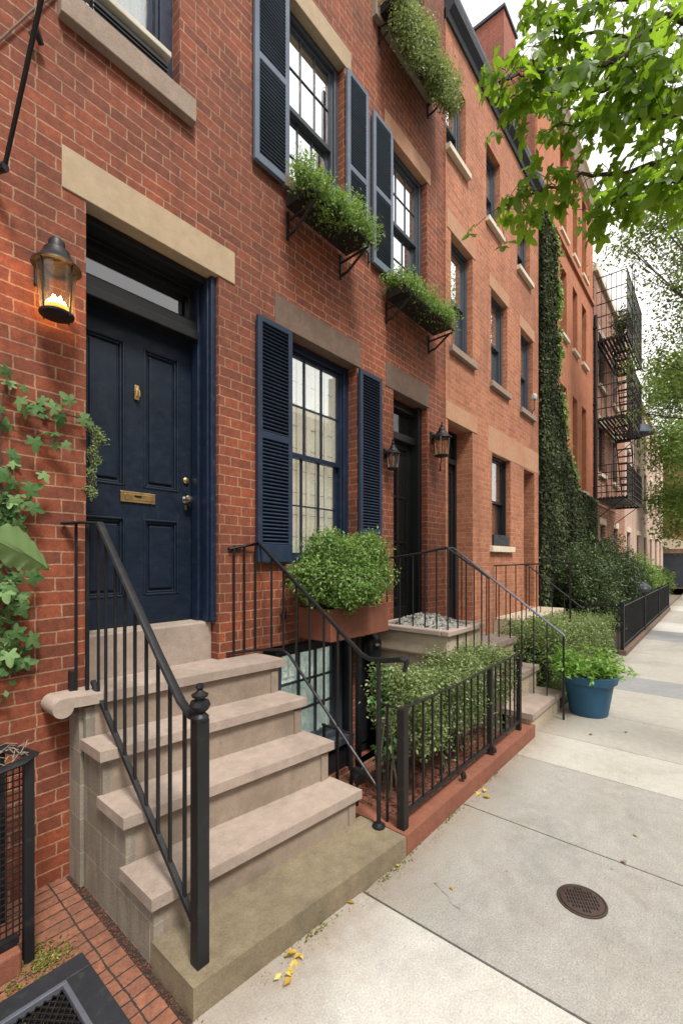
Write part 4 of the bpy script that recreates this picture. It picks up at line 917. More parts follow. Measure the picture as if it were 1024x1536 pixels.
for x in (4.14, 4.3, 4.46, 4.62, 4.78): baluster(R3, (x, 2.0 - (x - 3.98) * .09, .87), (x, 2.0 - (x - 3.98) * .09, 1.955 - (x - 3.98) * .385), .008)
# stoop 3
S3 = thing('stone_stoop', (8.5, 2.3, 0), 'stone landing of the salmon house half hidden behind the clipped hedge', 'steps', 'stone stoops')
B(7.3, 9.7, 2.35, 2.87, -.1, .88).build('landing', 'planterstone', S3, bevel=.01)
for yl, zt in ((1.75, .3), (2.05, .6)): B(8.65, 9.7, yl, 2.35, -.1, zt).build('tread', 'step', S3, bevel=.01)
R4 = thing('iron_railing', (7.32, 2.2, .9), 'level black iron railing in front of the salmon house window', 'railing', 'iron stair railings')
MB().tube([(7.3, 2.86, 1.745), (7.3, 1.68, 1.80)], .012, 6).build('handrail', 'iron', R4)
for y in (2.82, 2.66, 2.5, 2.34, 2.18): baluster(R4, (7.3, y, .86 if y > 2.35 else .1), (7.3, y, 1.755), .009)
MB().tube([(7.3, 1.70, 0), (7.3, 1.70, 1.8)], .014, 6).build('post', 'iron', R4)
R5 = thing('iron_railing', (8.6, 2.2, .9), 'sloping black iron railing behind the clipped hedge', 'railing', 'iron stair railings')
MB().tube([(8.6, 2.86, 1.76), (8.6, 2.72, 1.74), (8.6, 1.80, 1.0)], .012, 6).build('handrail', 'iron', R5)
for y in (2.7, 2.5, 2.3, 2.1, 1.9): baluster(R5, (8.6, y, .3), (8.6, y, 1.0 + (y - 1.8) * .8), .009)

# hedge 2
H_2 = thing('hedge', (8, 1.9, 0), 'clipped dark green hedge behind the blue pot', 'hedge', 'box hedges')
P, Nn, tb = box_leaves((6.1, 9.9, 1.58, 2.28, .05, .93), 1500, 22, .05)
P[:, 2] -= np.clip((P[:, 0] - 6) / 4, 0, 1) * .22 * (P[:, 2] / .9)
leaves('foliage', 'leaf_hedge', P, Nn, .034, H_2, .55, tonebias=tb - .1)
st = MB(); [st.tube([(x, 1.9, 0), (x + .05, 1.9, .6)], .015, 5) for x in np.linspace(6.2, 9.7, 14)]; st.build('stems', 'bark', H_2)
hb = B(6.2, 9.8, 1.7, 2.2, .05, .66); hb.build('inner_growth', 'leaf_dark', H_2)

# blue pot
PT = thing('flower_pot', (6.02, 1.2, 0), 'round blue plastic pot standing on the sidewalk', 'pot')
MB().lathe([(0, 0), (.19, 0), (.205, .01), (.262, .36), (.275, .37), (.285, .385), (.30, .39), (.315, .45), (.318, .475), (.30, .485), (.285, .475), (.275, .43), (0, .43)], (6.02, 1.2, 0), 40).build('body', 'pot', PT, smooth=True)
MB().lathe([(0, .0), (.27, .0), (.2, .02), (0, .04)], (6.02, 1.2, .43), 24).build('soil', 'soil', PT)
PP = thing('potted_plant', (6.02, 1.2, .44), 'bright green leafy plant growing in the blue pot', 'plant')
P = []; Nn = []
sm = MB()
for i in range(70):
    a = random.uniform(0, 6.28); tilt = random.uniform(.1, 1.25); ln = random.uniform(.25, .42)
    p0 = np.array([6.02 + .12 * math.cos(a), 1.2 + .12 * math.sin(a), .45]); pts = [p0]
    for k in range(6):
        tt = tilt + k * .13; p0 = p0 + ln / 6 * np.array([math.cos(a) * math.sin(tt), math.sin(a) * math.sin(tt), math.cos(tt) * .95]); pts.append(p0)
        for _ in range(4): P.append(p0 + rng.normal(size=3) * .008); Nn.append(np.array([math.cos(a) * .4, math.sin(a) * .4, .9]) + rng.normal(size=3) * .45)
    sm.tube(pts, .003, 4)
sm.build('stems', 'leaf_pot', PP); leaves('foliage', 'leaf_pot', P, Nn, .068, PP, .42)

# ================================================================== IVY, shrubs, far fence
IV = thing('climbing_ivy', (10.3, 2.85, 0), 'dark ivy covering the wall strip between the salmon and orange houses', 'ivy')
def ivy_right(z):  # right boundary as X
    pts = [(9.3, 10.0), (9.1, 10.45), (8.9, 10.95), (7.4, 11.0), (6.2, 11.05), (5.2, 11.5), (4.4, 12.0), (3.7, 12.9), (3.6, 15.0), (0, 15.0)]
    for (za, xa), (zb_, xb) in zip(pts, pts[1:]):
        if zb_ <= z <= za: return xa + (xb - xa) * (za - z) / (za - zb_)
    return 10
P = []; tries = 0
while len(P) < 52000:
    z = random.uniform(0.05, 9.25); x = random.uniform(9.78, 15.0)
    if x < ivy_right(z) + .12 * math.sin(z * 5) + random.gauss(0, .05):
        if z < 3.5 and random.random() < .35: continue
        P.append((x, 2.86 - abs(random.gauss(0, .035)) - (.05 if z < 3.6 and x > 12 else 0), z))
P = np.array(P); Nn = rng.normal(size=P.shape) * .45 + np.array([-.1, -1, .35])
cl = .18 * np.sin(P[:, 0] * 3.1 + P[:, 2] * 1.7) + .12 * np.sin(P[:, 2] * 4.3 + 1)
leaves('foliage', 'leaf_ivy', P, Nn, .065, IV, .8, drop=1.2, tonebias=cl)
B(9.78, 11.0, 2.84, 2.895, .03, 9.0).build('stem_mat', 'leaf_ivy', IV)
ivg = P[(np.abs(P[:, 0] - np.array([ivy_right(z) for z in P[:, 2]])) < .18) & (P[:, 2] > 3.6)]
ivg = ivg[rng.uniform(size=len(ivg)) < .35] + np.array([.02, -.05, 0])
if len(ivg): leaves('young_growth', 'leaf_bush', ivg, rng.normal(size=ivg.shape) * .5 + np.array([-.2, -1, .3]), .09, IV, .8, drop=1)

def shrub(name, c, rs, n_, size, mat, label, group, cat='shrub', stems=10, spread=.06, nper=20):
    t = thing(name, (c[0], c[1], 0), label, cat, group)
    cs = []; rr_ = []
    for i in range(9):
        a = i * 2.4; q = .45 if i else 0
        cs.append((c[0] + rs[0] * q * math.cos(a), c[1] + rs[1] * q * math.sin(a), c[2] + rs[2] * .4 * math.sin(i * 1.7))); rr_.append((rs[0] * .62, rs[1] * .62, rs[2] * (.62 + .12 * math.sin(i))))
    P, Nn, tb = ellip_leaves(cs, rr_, n_, nper, spread, .35)
    leaves('foliage', mat, P, Nn, size, t, .5, tonebias=tb)
    s_ = MB()
    for i in range(stems):
        a = i * 2.1; s_.tube([(c[0] + .1 * math.cos(a), c[1] + .1 * math.sin(a), 0), (c[0] + rs[0] * .3 * math.cos(a), c[1] + rs[1] * .3 * math.sin(a), c[2] * .7), (c[0] + rs[0] * .6 * math.cos(a), c[1] + rs[1] * .5 * math.sin(a), c[2] + rs[2] * .5)], [.03, .018, .008], 5)
    s_.build('stems', 'bark', t); return t
SG = 'shrubs beside the far fence'
shrub('shrub', (11.2, 2.25, 1.15), (1.1, .6, 1.05), 1000, .06, 'leaf_dark', 'big dark green shrub behind the clipped hedge against the ivy', SG)
shrub('shrub', (13.6, 2.15, 1.35), (1.4, .62, 1.15), 1000, .065, 'leaf_dark', 'tall dark shrub left of the far black fence, below the orange house', SG)
shrub('shrub', (17.3, 2.15, 1.0), (1.1, .55, .85), 320, .07, 'leaf_dark', 'small dark shrub under the fire escape', SG)
shrub('shrub', (21.5, 2.2, 1.1), (1.2, .5, .9), 260, .08, 'leaf_bush', 'loose green shrub at the foot of the narrow pale house', SG)
shrub('shrub', (26, 2.1, .8), (1.4, .5, .65), 240, .09, 'leaf_bush', 'farthest low shrub before the garage', SG)

FK = B(10.05, 20.3, 1.36, 1.5, -.1, .1); tag(FK.build('garden_kerb', 'brownstone', bevel=.01), 'dark stone kerb under the far black fence', 'kerb')
FF = thing('iron_fence', (15, 1.43, 0), 'long black iron fence beyond the blue pot beside the far shrubs', 'fence', 'iron garden fences')
for x in (10.1, 13.4, 16.8, 20.2): MB().box(x - .03, x + .03, 1.4, 1.46, .1, 1.02).build('post', 'iron', FF, bevel=.004)
MB().box(10.1, 20.2, 1.415, 1.445, .93, .955).build('top_rail', 'iron', FF); MB().box(10.1, 20.2, 1.415, 1.445, .17, .195).build('bottom_rail', 'iron', FF)
for i in range(84):
    x = 10.1 + 10.1 * (i + .5) / 84; MB().tube([(x, 1.43, .1), (x, 1.43, .99)], .009, 4).build('baluster', 'iron', FF)
MB().box(10.06, 10.1, 1.46, 2.1, .93, .955).build('side_rail', 'iron', FF)
for i in range(6): MB().tube([(10.08, 1.5 + i * .1, .1), (10.08, 1.5 + i * .1, .97)], .009, 4).build('baluster', 'iron', FF)
TC = thing('trash_can', (15.2, 1.85, 0), 'black trash can with shiny bag behind the far fence', 'trash can')
MB().lathe([(0, 0), (.25, 0), (.3, .85), (.32, .87), (.31, .92), (0, .92)], (15.2, 1.85, .03), 20).build('bin', 'blackpaint', TC, smooth=True)
bg_ = MB(); bmesh.ops.create_icosphere(bg_.bm, subdivisions=3, radius=.34)
for v in bg_.bm.verts:
    q = v.co.copy(); v.co = Vector((15.2, 1.85, 1.05)) + Vector((q.x * 1.1, q.y * 1.1, q.z * .55)) * (1 + .12 * math.sin(q.x * 23) * math.cos(q.y * 19 + q.z * 15))
bg_.build('bag', 'greywin', TC, smooth=True)

# ================================================================== FIRE ESCAPE
FE = thing('fire_escape', (17.3, 2.5, 3), 'rusty black iron fire escape with three balconies on the weathered brick house', 'fire escape')
def fe_level(z, x0, x1, yo, hr=1.05):
    p = MB(); y1 = 2.88
    for i in range(9): yy = yo + (y1 - yo) * i / 8; p.box(x0, x1, yy - .03, yy + .03, z, z + .03)
    p.box(x0, x0 + .05, yo, y1, z - .06, z + .0); p.box(x1 - .05, x1, yo, y1, z - .06, z); p.box(x0, x1, yo - .02, yo + .03, z - .07, z + .035)
    pl = p.build('platform', 'rustiron', FE)
    r = MB()
    for zz in [z + hr * q_ / 7 for q_ in (1.2, 2.6, 4, 5.4, 7)]: r.tube([(x0, y1, zz), (x0, yo, zz), (x1, yo, zz), (x1, y1, zz)], .018, 4)
    k = int((x1 - x0) / .16)
    for i in range(k + 1): xx = x0 + (x1 - x0) * i / k; r.tube([(xx, yo, z), (xx, yo - .0, z + hr)], .012, 4)
    for i in range(6): yy = yo + (y1 - yo) * i / 6; r.tube([(x0, yy, z), (x0, yy, z + hr)], .009, 4); r.tube([(x1, yy, z), (x1, yy, z + hr)], .009, 4)
    r.build('balcony_rail', 'rustiron', FE)
    b = MB()
    for xx in (x0 + .1, x1 - .1): b.tube([(xx, yo + .1, z - .04), (xx, 2.88, z - .6)], .016, 4)
    b.build('bracket', 'rustiron', FE)
FEX0, FEX1, FEY = 15.5, 18.7, 2.08
for z, hr_ in ((3.72, 1.0), (6.15, 1.75), (8.55, 1.9)): fe_level(z, FEX0, FEX1, FEY, hr_)
for (za, zb_, xa, xb) in ((3.65, 6.15, 18.2, 16.4), (6.18, 8.5, 18.2, 16.4)):
    l_ = MB()
    for yy in (2.15, 2.55): l_.tube([(xa, yy, za), (xb, yy, zb_)], .02, 4)
    for i in range(12): t_ = (i + .5) / 12; l_.box(lerp(xa, xb, t_) - .08, lerp(xa, xb, t_) + .08, 2.15, 2.55, lerp(za, zb_, t_) - .01, lerp(za, zb_, t_) + .01)
    l_.build('ladder_stair', 'rustiron', FE)
ld = MB()
for xx in (16.0, 16.4): ld.tube([(xx, 2.0, 3.6), (xx, 2.0, 10.8)], .014, 4)
for i in range(22): ld.tube([(16.0, 2.0, 3.8 + i * .32), (16.4, 2.0, 3.8 + i * .32)], .01, 4)
ld.build('drop_ladder', 'rustiron', FE)
gs = ellip_leaves([(16.4, 2.3, 9.3), (16.8, 2.5, 8.9)], [(.6, .4, .5), (.5, .3, .4)], 120, 12, .08, .2)
VG = thing('balcony_vine', (16.5, 2.4, 8.6), 'green vine tangled in the top balcony of the fire escape', 'vine'); leaves('foliage', 'leaf_dark', gs[0], gs[1], .07, VG, .6)
MB().tube([(16.4, 2.4, 8.6), (16.5, 2.3, 9.2), (16.8, 2.2, 9.6)], .01, 5).build('stem', 'bark', VG)

# hanging lamp shade, bracket arm
SL2 = thing('hanging_street_lamp', (17.5, 2.0, 6), 'dark blue bell shaped lamp hanging beside the fire escape', 'lamp')
lc = at(957, 652, 15.6)
MB().lathe([(0, .34), (.10, .34), (.13, .30), (.30, .28), (.40, .06), (.46, .0), (.44, .0), (0, .03)][::-1], (lc.x, lc.y, lc.z), 24).build('lamp_shade', 'shutter', SL2, smooth=True)
MB().tube([(lc.x, lc.y, lc.z + .33), (lc.x, lc.y, lc.z + .7), (lc.x, 2.88, lc.z + .75)], .018, 6).build('arm', 'iron', SL2, smooth=True)
MB().lathe([(0, -.08), (.06, -.06), (.07, 0), (0, .02)], (lc.x, lc.y, lc.z), 12).build('bulb', 'white', SL2, smooth=True)
BA = thing('sign_bracket', (20, 2.9, 4), 'black iron bracket arm reaching over the sidewalk from the far houses', 'bracket')
a0 = at(972, 750, 22.); a1 = at(1060, 744, 15.5); a2 = at(1010, 716, 19)
a0.y = 2.0
MB().tube([(a0.x, 2.9, a0.z), a0, (a0.x, .2, a0.z + .05)], .04, 6).build('arm', 'iron', BA)
MB().tube([a0, (a0.x, 1.3, a0.z + 1.0), (a0.x, .9, a0.z + 1.4)], .018, 6).build('stay', 'iron', BA)

# security camera on the salmon house
SCM = thing('security_camera', (9.35, 2.8, 4.8), 'white security camera on the upper window sill of the salmon house', 'camera')
MB().lathe([(0, 0), (.04, 0), (.052, .03), (.05, .09), (.02, .11), (0, .11)], (9.10, 2.76, 4.98), 14).build('housing', 'white', SCM, smooth=True)
MB().tube([(9.10, 2.76, 4.98), (9.10, 2.76, 4.78), (9.10, 2.86, 4.70)], .018, 6).build('arm', 'brownstone', SCM, smooth=True)

# ================================================================== LEFT FOREGROUND
# railing with mesh at the left
LG = thing('iron_gate', (.3, 2.4, 0), 'black iron gate end with woven mesh at the left edge of the brick paving', 'gate')
for x, y in ((.640, 2.42), (.575, 2.62)): MB().box(x - .02, x + .02, y - .02, y + .02, 0, .935).build('post', 'iron', LG, bevel=.003)
MB().tube([(-.3, 2.36, .92), (.45, 2.36, .925), (.60, 2.38, .935), (.655, 2.42, .94), (.63, 2.52, .94), (.575, 2.64, .94)], .022, 8, flat=(1.4, .6)).build('top_rail', 'iron', LG, smooth=True)
MB().box(-.3, .6, 2.40, 2.43, .12, .15).build('bottom_rail', 'iron', LG)
mm = MB()
for i in range(34): xx = -.2 + i * .0245; mm.tube([(xx, 2.43, .13), (xx, 2.43, .92)], .0035, 4)
for j in range(26): mm.tube([(-.2, 2.434, .15 + j * .03), (.63, 2.434, .15 + j * .03)], .0035, 4)
mm.build('mesh', 'rustiron', LG)
BK = MB(); BK.box(-.5, .60, 2.36, 2.66, .0, .11); tag(BK.build('brick_footing', 'redstone', bevel=.01), 'low red brick footing below the iron gate with mesh', 'footing')
PL = thing('metal_pole', (.52, 2.85, 0), 'thin grey metal pole behind the vine leaves on the brick wall', 'pole')
MB().tube([(.515, 2.845, .3), (.515, 2.845, 1.95)], .014, 8).build('shaft', 'greywin', PL, smooth=True)
MB().box(.50, .53, 2.845, 2.9, 1.2, 1.23).build('clip', 'greywin', PL)
DRY = thing('dried_twigs', (.5, 2.45, .95), 'tangle of dry twigs lying on top of the iron gate', 'twigs')
tw_ = MB(); rr = random.Random(4)
for i in range(34):
    p = Vector((rr.uniform(.35, .64), rr.uniform(2.38, 2.56), .945 + rr.uniform(0, .03))); q = p + Vector((rr.uniform(-.08, .08), rr.uniform(-.08, .08), rr.uniform(-.02, .03))); tw_.tube([p, (p + q) / 2 + Vector((0, 0, .012)), q], .0018, 4)
tw_.build('twig_mass', 'sillstone', DRY)
# cellar grate
CG = thing('cellar_grate', (.2, 1.9, 0), 'grey steel framed mesh grate set in the brick paving', 'grate')
gx0, gx1, gy0, gy1 = -.55, .80, 1.35, 2.23
f = MB(); wd = .10
f.box(gx0, gx1, gy1 - wd, gy1, .0, .045); f.box(gx0, gx1, gy0, gy0 + wd, 0, .045); f.box(gx1 - wd, gx1, gy0 + wd, gy1 - wd, 0, .045); f.box(gx0, gx0 + wd, gy0 + wd, gy1 - wd, 0, .045)
f.build('frame', 'grate', CG, bevel=.006)
f = MB(); f.box(gx0 + wd, gx1 - wd, gy1 - wd - .02, gy1 - wd, .02, .05); f.box(gx1 - wd - .02, gx1 - wd, gy0 + wd, gy1 - wd - .02, .02, .05); f.build('inner_rim', 'steel', CG, bevel=.003)
B(gx0 + wd, gx1 - wd, gy0 + wd, gy1 - wd, -.02, .006).build('pit', 'hole', CG)
mm = MB(); ax0, ax1, ay0, ay1 = gx0 + wd, gx1 - wd, gy0 + wd, gy1 - wd; stp = .030
for k in range(-60, 90):
    for sgn in (1, -1):
        c0 = ax0 + k * stp; pts = []
        xa, ya = c0, ay0; xb, yb = c0 + sgn * (ay1 - ay0) * .75, ay1
        # clip
        def clip(xa, ya, xb, yb):
            t0, t1 = 0, 1; dx = xb - xa
            for lim, s_ in ((ax0, 1), (ax1, -1)):
                den = dx * s_; num = (lim - xa) * s_
                if abs(den) < 1e-9: continue
                tt = num / den
                if den > 0: t0 = max(t0, tt)
                else: t1 = min(t1, tt)
            return (t0, t1) if t0 < t1 else None
        r_ = clip(xa, ya, xb, yb)
        if r_ and r_[1] - r_[0] > .02:
            t0, t1 = r_; mm.tube([(lerp(xa, xb, t0), lerp(ya, yb, t0), .03 + (.002 if sgn > 0 else 0)), (lerp(xa, xb, t1), lerp(ya, yb, t1), .03 + (.002 if sgn > 0 else 0))], .0028, 4, cap=False)
mm.build('wire_mesh', 'rustiron', CG)
# moss and fallen litter
ms_ = rng.normal(size=(500, 3)) * np.array([.05, .06, .004]) + np.array([.69, 2.36, .008])
ms2 = rng.normal(size=(250, 3)) * np.array([.03, .12, .004]) + np.array([.56, 2.28, .008])
P = np.concatenate([ms_, ms2]); o = leaves('moss', 'moss', P, rng.normal(size=P.shape) * .5 + np.array([0, 0, 1]), .016); tag(o, 'yellow green moss at the foot of the iron gate', 'moss', kind='stuff')
# weeds along kerb joint
kx = rng.uniform(1.4, 4.7, 900); ky = 1.475 + rng.normal(size=900) * .012 - np.where(kx < 2.37, 0.06 - .09 * (kx - 1.0) / 1.37 * 0 , 0) 
ky = np.where(kx < 2.37, 1.60 - (kx - .985) * .0906 - .02 + rng.normal(size=900) * .01, ky)
msk = (np.sin(kx * 9) + rng.normal(size=900) * .5) > .1
P = np.stack([kx, ky, np.full(900, .004)], 1)[msk]; o = leaves('joint_weeds', 'moss', P, rng.normal(size=P.shape) * .6 + np.array([0, 0, 1]), .016); tag(o, 'small dry weeds and grit in the joint along the kerb', 'weeds', kind='stuff')
sg = rng.uniform(size=(700, 2)); gx = 1.2 + sg[:, 0] * 3.6; gy = np.where(gx < 2.37, 1.60 - (gx - .985) * .0906 - .03 - np.abs(rng.normal(size=700)) * .04, 1.45 - np.abs(rng.normal(size=700)) * .035)
P = np.stack([gx, gy, np.full(700, .003)], 1); o = leaves('sidewalk_grit', 'brownleaf', P, rng.normal(size=P.shape) * .6 + np.array([0, 0, 1]), .008); tag(o, 'brown grit scattered on the sidewalk by the kerb', 'grit', kind='stuff')

# fallen leaves : individual
def ground_at(px, py): return at(px, py, EYE * 670 / (py - 840))
fallen = [(450, 1437, 'yellowleaf', .05, 'cluster of yellow fallen leaves touching the bottom step, leftmost on the sidewalk'), (592, 1300, 'yellowleaf', .035, 'small yellow fallen leaf at the corner of the bottom step'),
          (725, 1192, 'yellowleaf', .055, 'yellow green fallen leaf beside the red kerb'), (948, 1252, 'yellowleaf', .045, 'slim yellow fallen leaf alone on the right of the sidewalk'),
          (931, 1291, 'brownleaf', .045, 'pinkish brown fallen leaf beyond the drain cover'), (679, 1337, 'yellowleaf', .028, 'tiny yellow fallen leaf on the middle of the grey slab'),
          (886, 1101, 'brownleaf', .05, 'brown fallen leaf on the pale slab in front of the blue pot'), (520, 1355, 'yellowleaf', .035, 'yellow fallen leaf near the edge of the pale slab'),
          (938, 1100, 'brownleaf', .05, 'brown curled leaf right of the blue pot'), (436, 1465, 'yellowleaf', .04, 'yellow fallen leaf below the leaf cluster by the bottom step')]
for px, py, mt, sz, lb in fallen:
    g_ = ground_at(px, py); k = 6 if 'cluster' in lb else (4 if 'red kerb' in lb else 1)
    P = np.array([[g_.x + random.gauss(0, .018) * (k > 1), g_.y + random.gauss(0, .018) * (k > 1), .006 + .004 * i] for i in range(k)])
    o = leaves('fallen_leaf', mt, P, rng.normal(size=(k, 3)) * .25 + np.array([0, 0, 1]), sz, outline=None, ratio=.6, fold=.5); tag(o, lb, 'leaf', 'fallen leaves on the sidewalk')
# manhole
MC = thing('drain_cover', (2.68, .57, 0), 'round rusty drain cover with slots in the sidewalk', 'drain cover')
cx, cy = 2.675, .565
MB().lathe([(0, 0), (.122, 0), (.122, .006), (.113, .008), (.110, .003), (0, .003)], (cx, cy, .0), 48).build('ring', 'manhole', MC, smooth=True)
MB().lathe([(0, .0), (.107, .0), (.107, .007), (.102, .009), (0, .009)], (cx, cy, .001), 48).build('lid', 'manhole', MC, smooth=True)
hl = MB()
for i in range(-3, 4):
    for j in range(-5, 6):
        x, y = i * .027, j * .0145
        if x * x + y * y < .085 ** 2: hl.box(cx + x - .010, cx + x + .010, cy + y - .0035, cy + y + .0035, .008, .0108, Matrix.Rotation(R(28), 3, 'Z'), (cx, cy, .01))
hl.build('slots', 'hole', MC)

# awning rods and hook top left
RD = thing('awning_rod', (.6, 2.9, 3.9), 'black iron rod rising from a wall bracket at the upper left', 'rod')
MB().tube([at(8, 248, 2.28), at(35, 125, 2.1), at(62, 0, 1.93), at(75, -60, 1.85)], .0105, 8).build('rod', 'iron', RD, smooth=True)
b = MB(); b.box(.53, .625, 2.86, 2.9, 3.78, 3.90); b.tube([(.58, 2.88, 3.84), at(9, 250, 2.27)], .022, 8); b.build('wall_bracket', 'iron', RD, bevel=.004)
HK = thing('wall_hook', (.77, 2.9, 4.75), 'old iron hook with cloth fixed on the brick wall at the upper left', 'hook')
MB().tube([(.80, 2.9, 4.83), (.80, 2.85, 4.88), (.79, 2.84, 4.82), (.79, 2.85, 4.72)], .010, 8).build('hook', 'sillstone', HK, smooth=True)
MB().tube([(.77, 2.87, 4.70), (.79, 2.84, 4.72), (.82, 2.87, 4.70)], [.02, .026, .016], 8).build('knot', 'rustiron', HK, smooth=True)
CW = thing('wall_cable', (.5, 2.88, 4.5), 'thin dark cable crossing the brick wall behind the rod', 'cable')
MB().tube([(.52, 2.885, 4.33), (.66, 2.885, 4.62), (.78, 2.88, 4.86), (.88, 2.885, 5.04), (.95, 2.885, 5.2)], .006, 6).build('cable_run', 'brownstone', CW, smooth=True)

# vines, left of the door
VN = thing('climbing_vine', (.5, 2.88, 0), 'green grape-like vine climbing the brick wall at the left edge', 'vine')
def onwall(px, py, y=2.87):
    t = (px - 512) / 670; s, c = math.sin(TH), math.cos(TH); x = y * (c + t * s) / (s - t * c); dd = x * c + y * s
    return np.array([x, y, EYE + (840 - py) * dd / 670])
spots = [(8, 585, .075, 2), (28, 590, .07, 2), (45, 603, .06, 2), (60, 612, .06, 2), (78, 618, .06, 2), (95, 622, .055, 2), (112, 625, .055, 2), (10, 625, .06, 3), (22, 632, .05, 1), (46, 650, .05, 1), (62, 655, .05, 1), (80, 656, .05, 2), (88, 660, .05, 1),
         (5, 672, .05, 2), (8, 700, .09, 3), (25, 706, .08, 2), (52, 705, .06, 1), (12, 745, .1, 4), (25, 755, .1, 3), (5, 780, .09, 3), (20, 790, .08, 2), (10, 860, .1, 3), (28, 868, .09, 3), (8, 880, .09, 3), (22, 905, .085, 3), (10, 930, .08, 3), (25, 945, .09, 3), (14, 975, .08, 3), (5, 1000, .09, 3), (18, 1005, .08, 2), (38, 900, .05, 1), (42, 850, .04, 1), (40, 795, .05, 1)]
P = []; Sz = []
for px, py, s_, k in spots:
    for i in range(k): q = onwall(px + random.gauss(0, 5 * (k > 1)), py + random.gauss(0, 6 * (k > 1))); q[1] -= random.uniform(.0, .07); P.append(q); Sz.append(s_)
P = np.array(P)
leaves('foliage', 'leaf_vine', P, rng.normal(size=P.shape) * .3 * 1.5 + np.array([-.1, -1, .35]), .095, VN, outline=LOBED, drop=.8, tonebias=.1)
big = np.array([at(-6, 815, 1.55), at(20, 830, 1.6)])
P2 = []
for i in range(300):
    px, py = random.gauss(8, 12), random.choice([random.gauss(800, 20), random.gauss(880, 40), random.gauss(960, 40), random.gauss(770, 20)]); q = onwall(px, py); q[1] -= random.uniform(0, .05); P2.append(q)
leaves('small_leaves', 'leaf_vine', np.array(P2), rng.normal(size=(300, 3)) * .5 + np.array([0, -1, .3]), .04, VN, .6, drop=.5, tonebias=-.1)
vs_ = MB(); vs_.tube([onwall(-20, 1060), onwall(4, 960), onwall(10, 860), onwall(2, 740), onwall(0, 640), onwall(6, 590), onwall(60, 612), onwall(125, 628)], .005, 5)
vs_.tube([onwall(6, 640), onwall(50, 655), onwall(90, 660)], .003, 4); vs_.build('stem', 'bark', VN)
BL = thing('broad_leaf', (.55, 2.3, 1.9), 'large pale green pointed leaf in front of the vine at the left edge', 'leaf')
bl = MB(); c0 = Vector(onwall(-25, 800, 2.60)); tipp = Vector(onwall(77, 850, 2.55)); dv = tipp - c0; upv = Vector((.1, -.35, 1)).normalized(); nv_ = dv.cross(upv).normalized()
NA, NB = 22, 8; grid = []
for i in range(NA + 1):
    a = i / NA; wd_ = .30 * (math.sin(math.pi * min(1, a ** .75)) ** .8) * (1 + .06 * math.sin(a * 40)) * (1 - .25 * a); row = []
    for j in range(-NB, NB + 1):
        b_ = j / NB; off = -.05 * a * a * 1.2 - .035 * abs(b_) * wd_ / .3 + .012 * math.sin(a * 9 * 3.1 + abs(b_) * 6) * abs(b_)
        row.append(bl.bm.verts.new(c0 + dv * (a + .10 * abs(b_) * (1 - a)) + upv * (b_ * wd_ * .38 - .03 * a * a) + nv_ * (off if b_ <= 0 else off * .6)))
    grid.append(row)
for i in range(NA):
    for j in range(2 * NB): bl.bm.faces.new([grid[i][j], grid[i + 1][j], grid[i + 1][j + 1], grid[i][j + 1]])
bmesh.ops.remove_doubles(bl.bm, verts=bl.bm.verts, dist=.0005)
ob = bl.build('leaf_blade', 'leaf_vine', BL, smooth=True); a_ = ob.data.attributes.new('tone', 'FLOAT', 'POINT'); a_.data.foreach_set('value', [1.0] * len(ob.data.vertices))
mr = MB().tube([c0 + dv * a + upv * (-.03 * a * a) + nv_ * (-.06 * a * a + .001) for a in (0, .25, .5, .75, .95)], [.004, .003, .0025, .002, .001], 5); o = mr.build('midrib', 'leaf_vine', BL, smooth=True)
a_ = o.data.attributes.new('tone', 'FLOAT', 'POINT'); a_.data.foreach_set('value', [1.0] * len(o.data.vertices))
# hanging creeper at the door reveal
HC = thing('hanging_creeper', (1.07, 2.95, 2.5), 'fine yellow green creeper hanging down the left edge of the navy door', 'creeper')
cs = [(1.08, 2.9, 2.72), (1.11, 2.92, 2.60), (1.08, 2.92, 2.48), (1.09, 2.92, 2.36), (1.07, 2.92, 2.25), (1.12, 2.9, 2.67)]
cs = [tuple(onwall(x, y, 2.90)) for x, y in ((132, 635), (143, 648), (150, 655), (138, 675), (144, 690), (137, 710), (136, 735), (142, 665))]
P, Nn, tb = ellip_leaves(cs, [(.03, .03, .05)] * 8, 90, 12, .012, .1)
leaves('foliage', 'leaf_hedge', P, Nn, .017, HC, .5, tonebias=tb + .1); MB().tube([tuple(onwall(128, 625, 2.89)), cs[1], cs[3], cs[6]], .003, 4).build('stem', 'bark', HC)

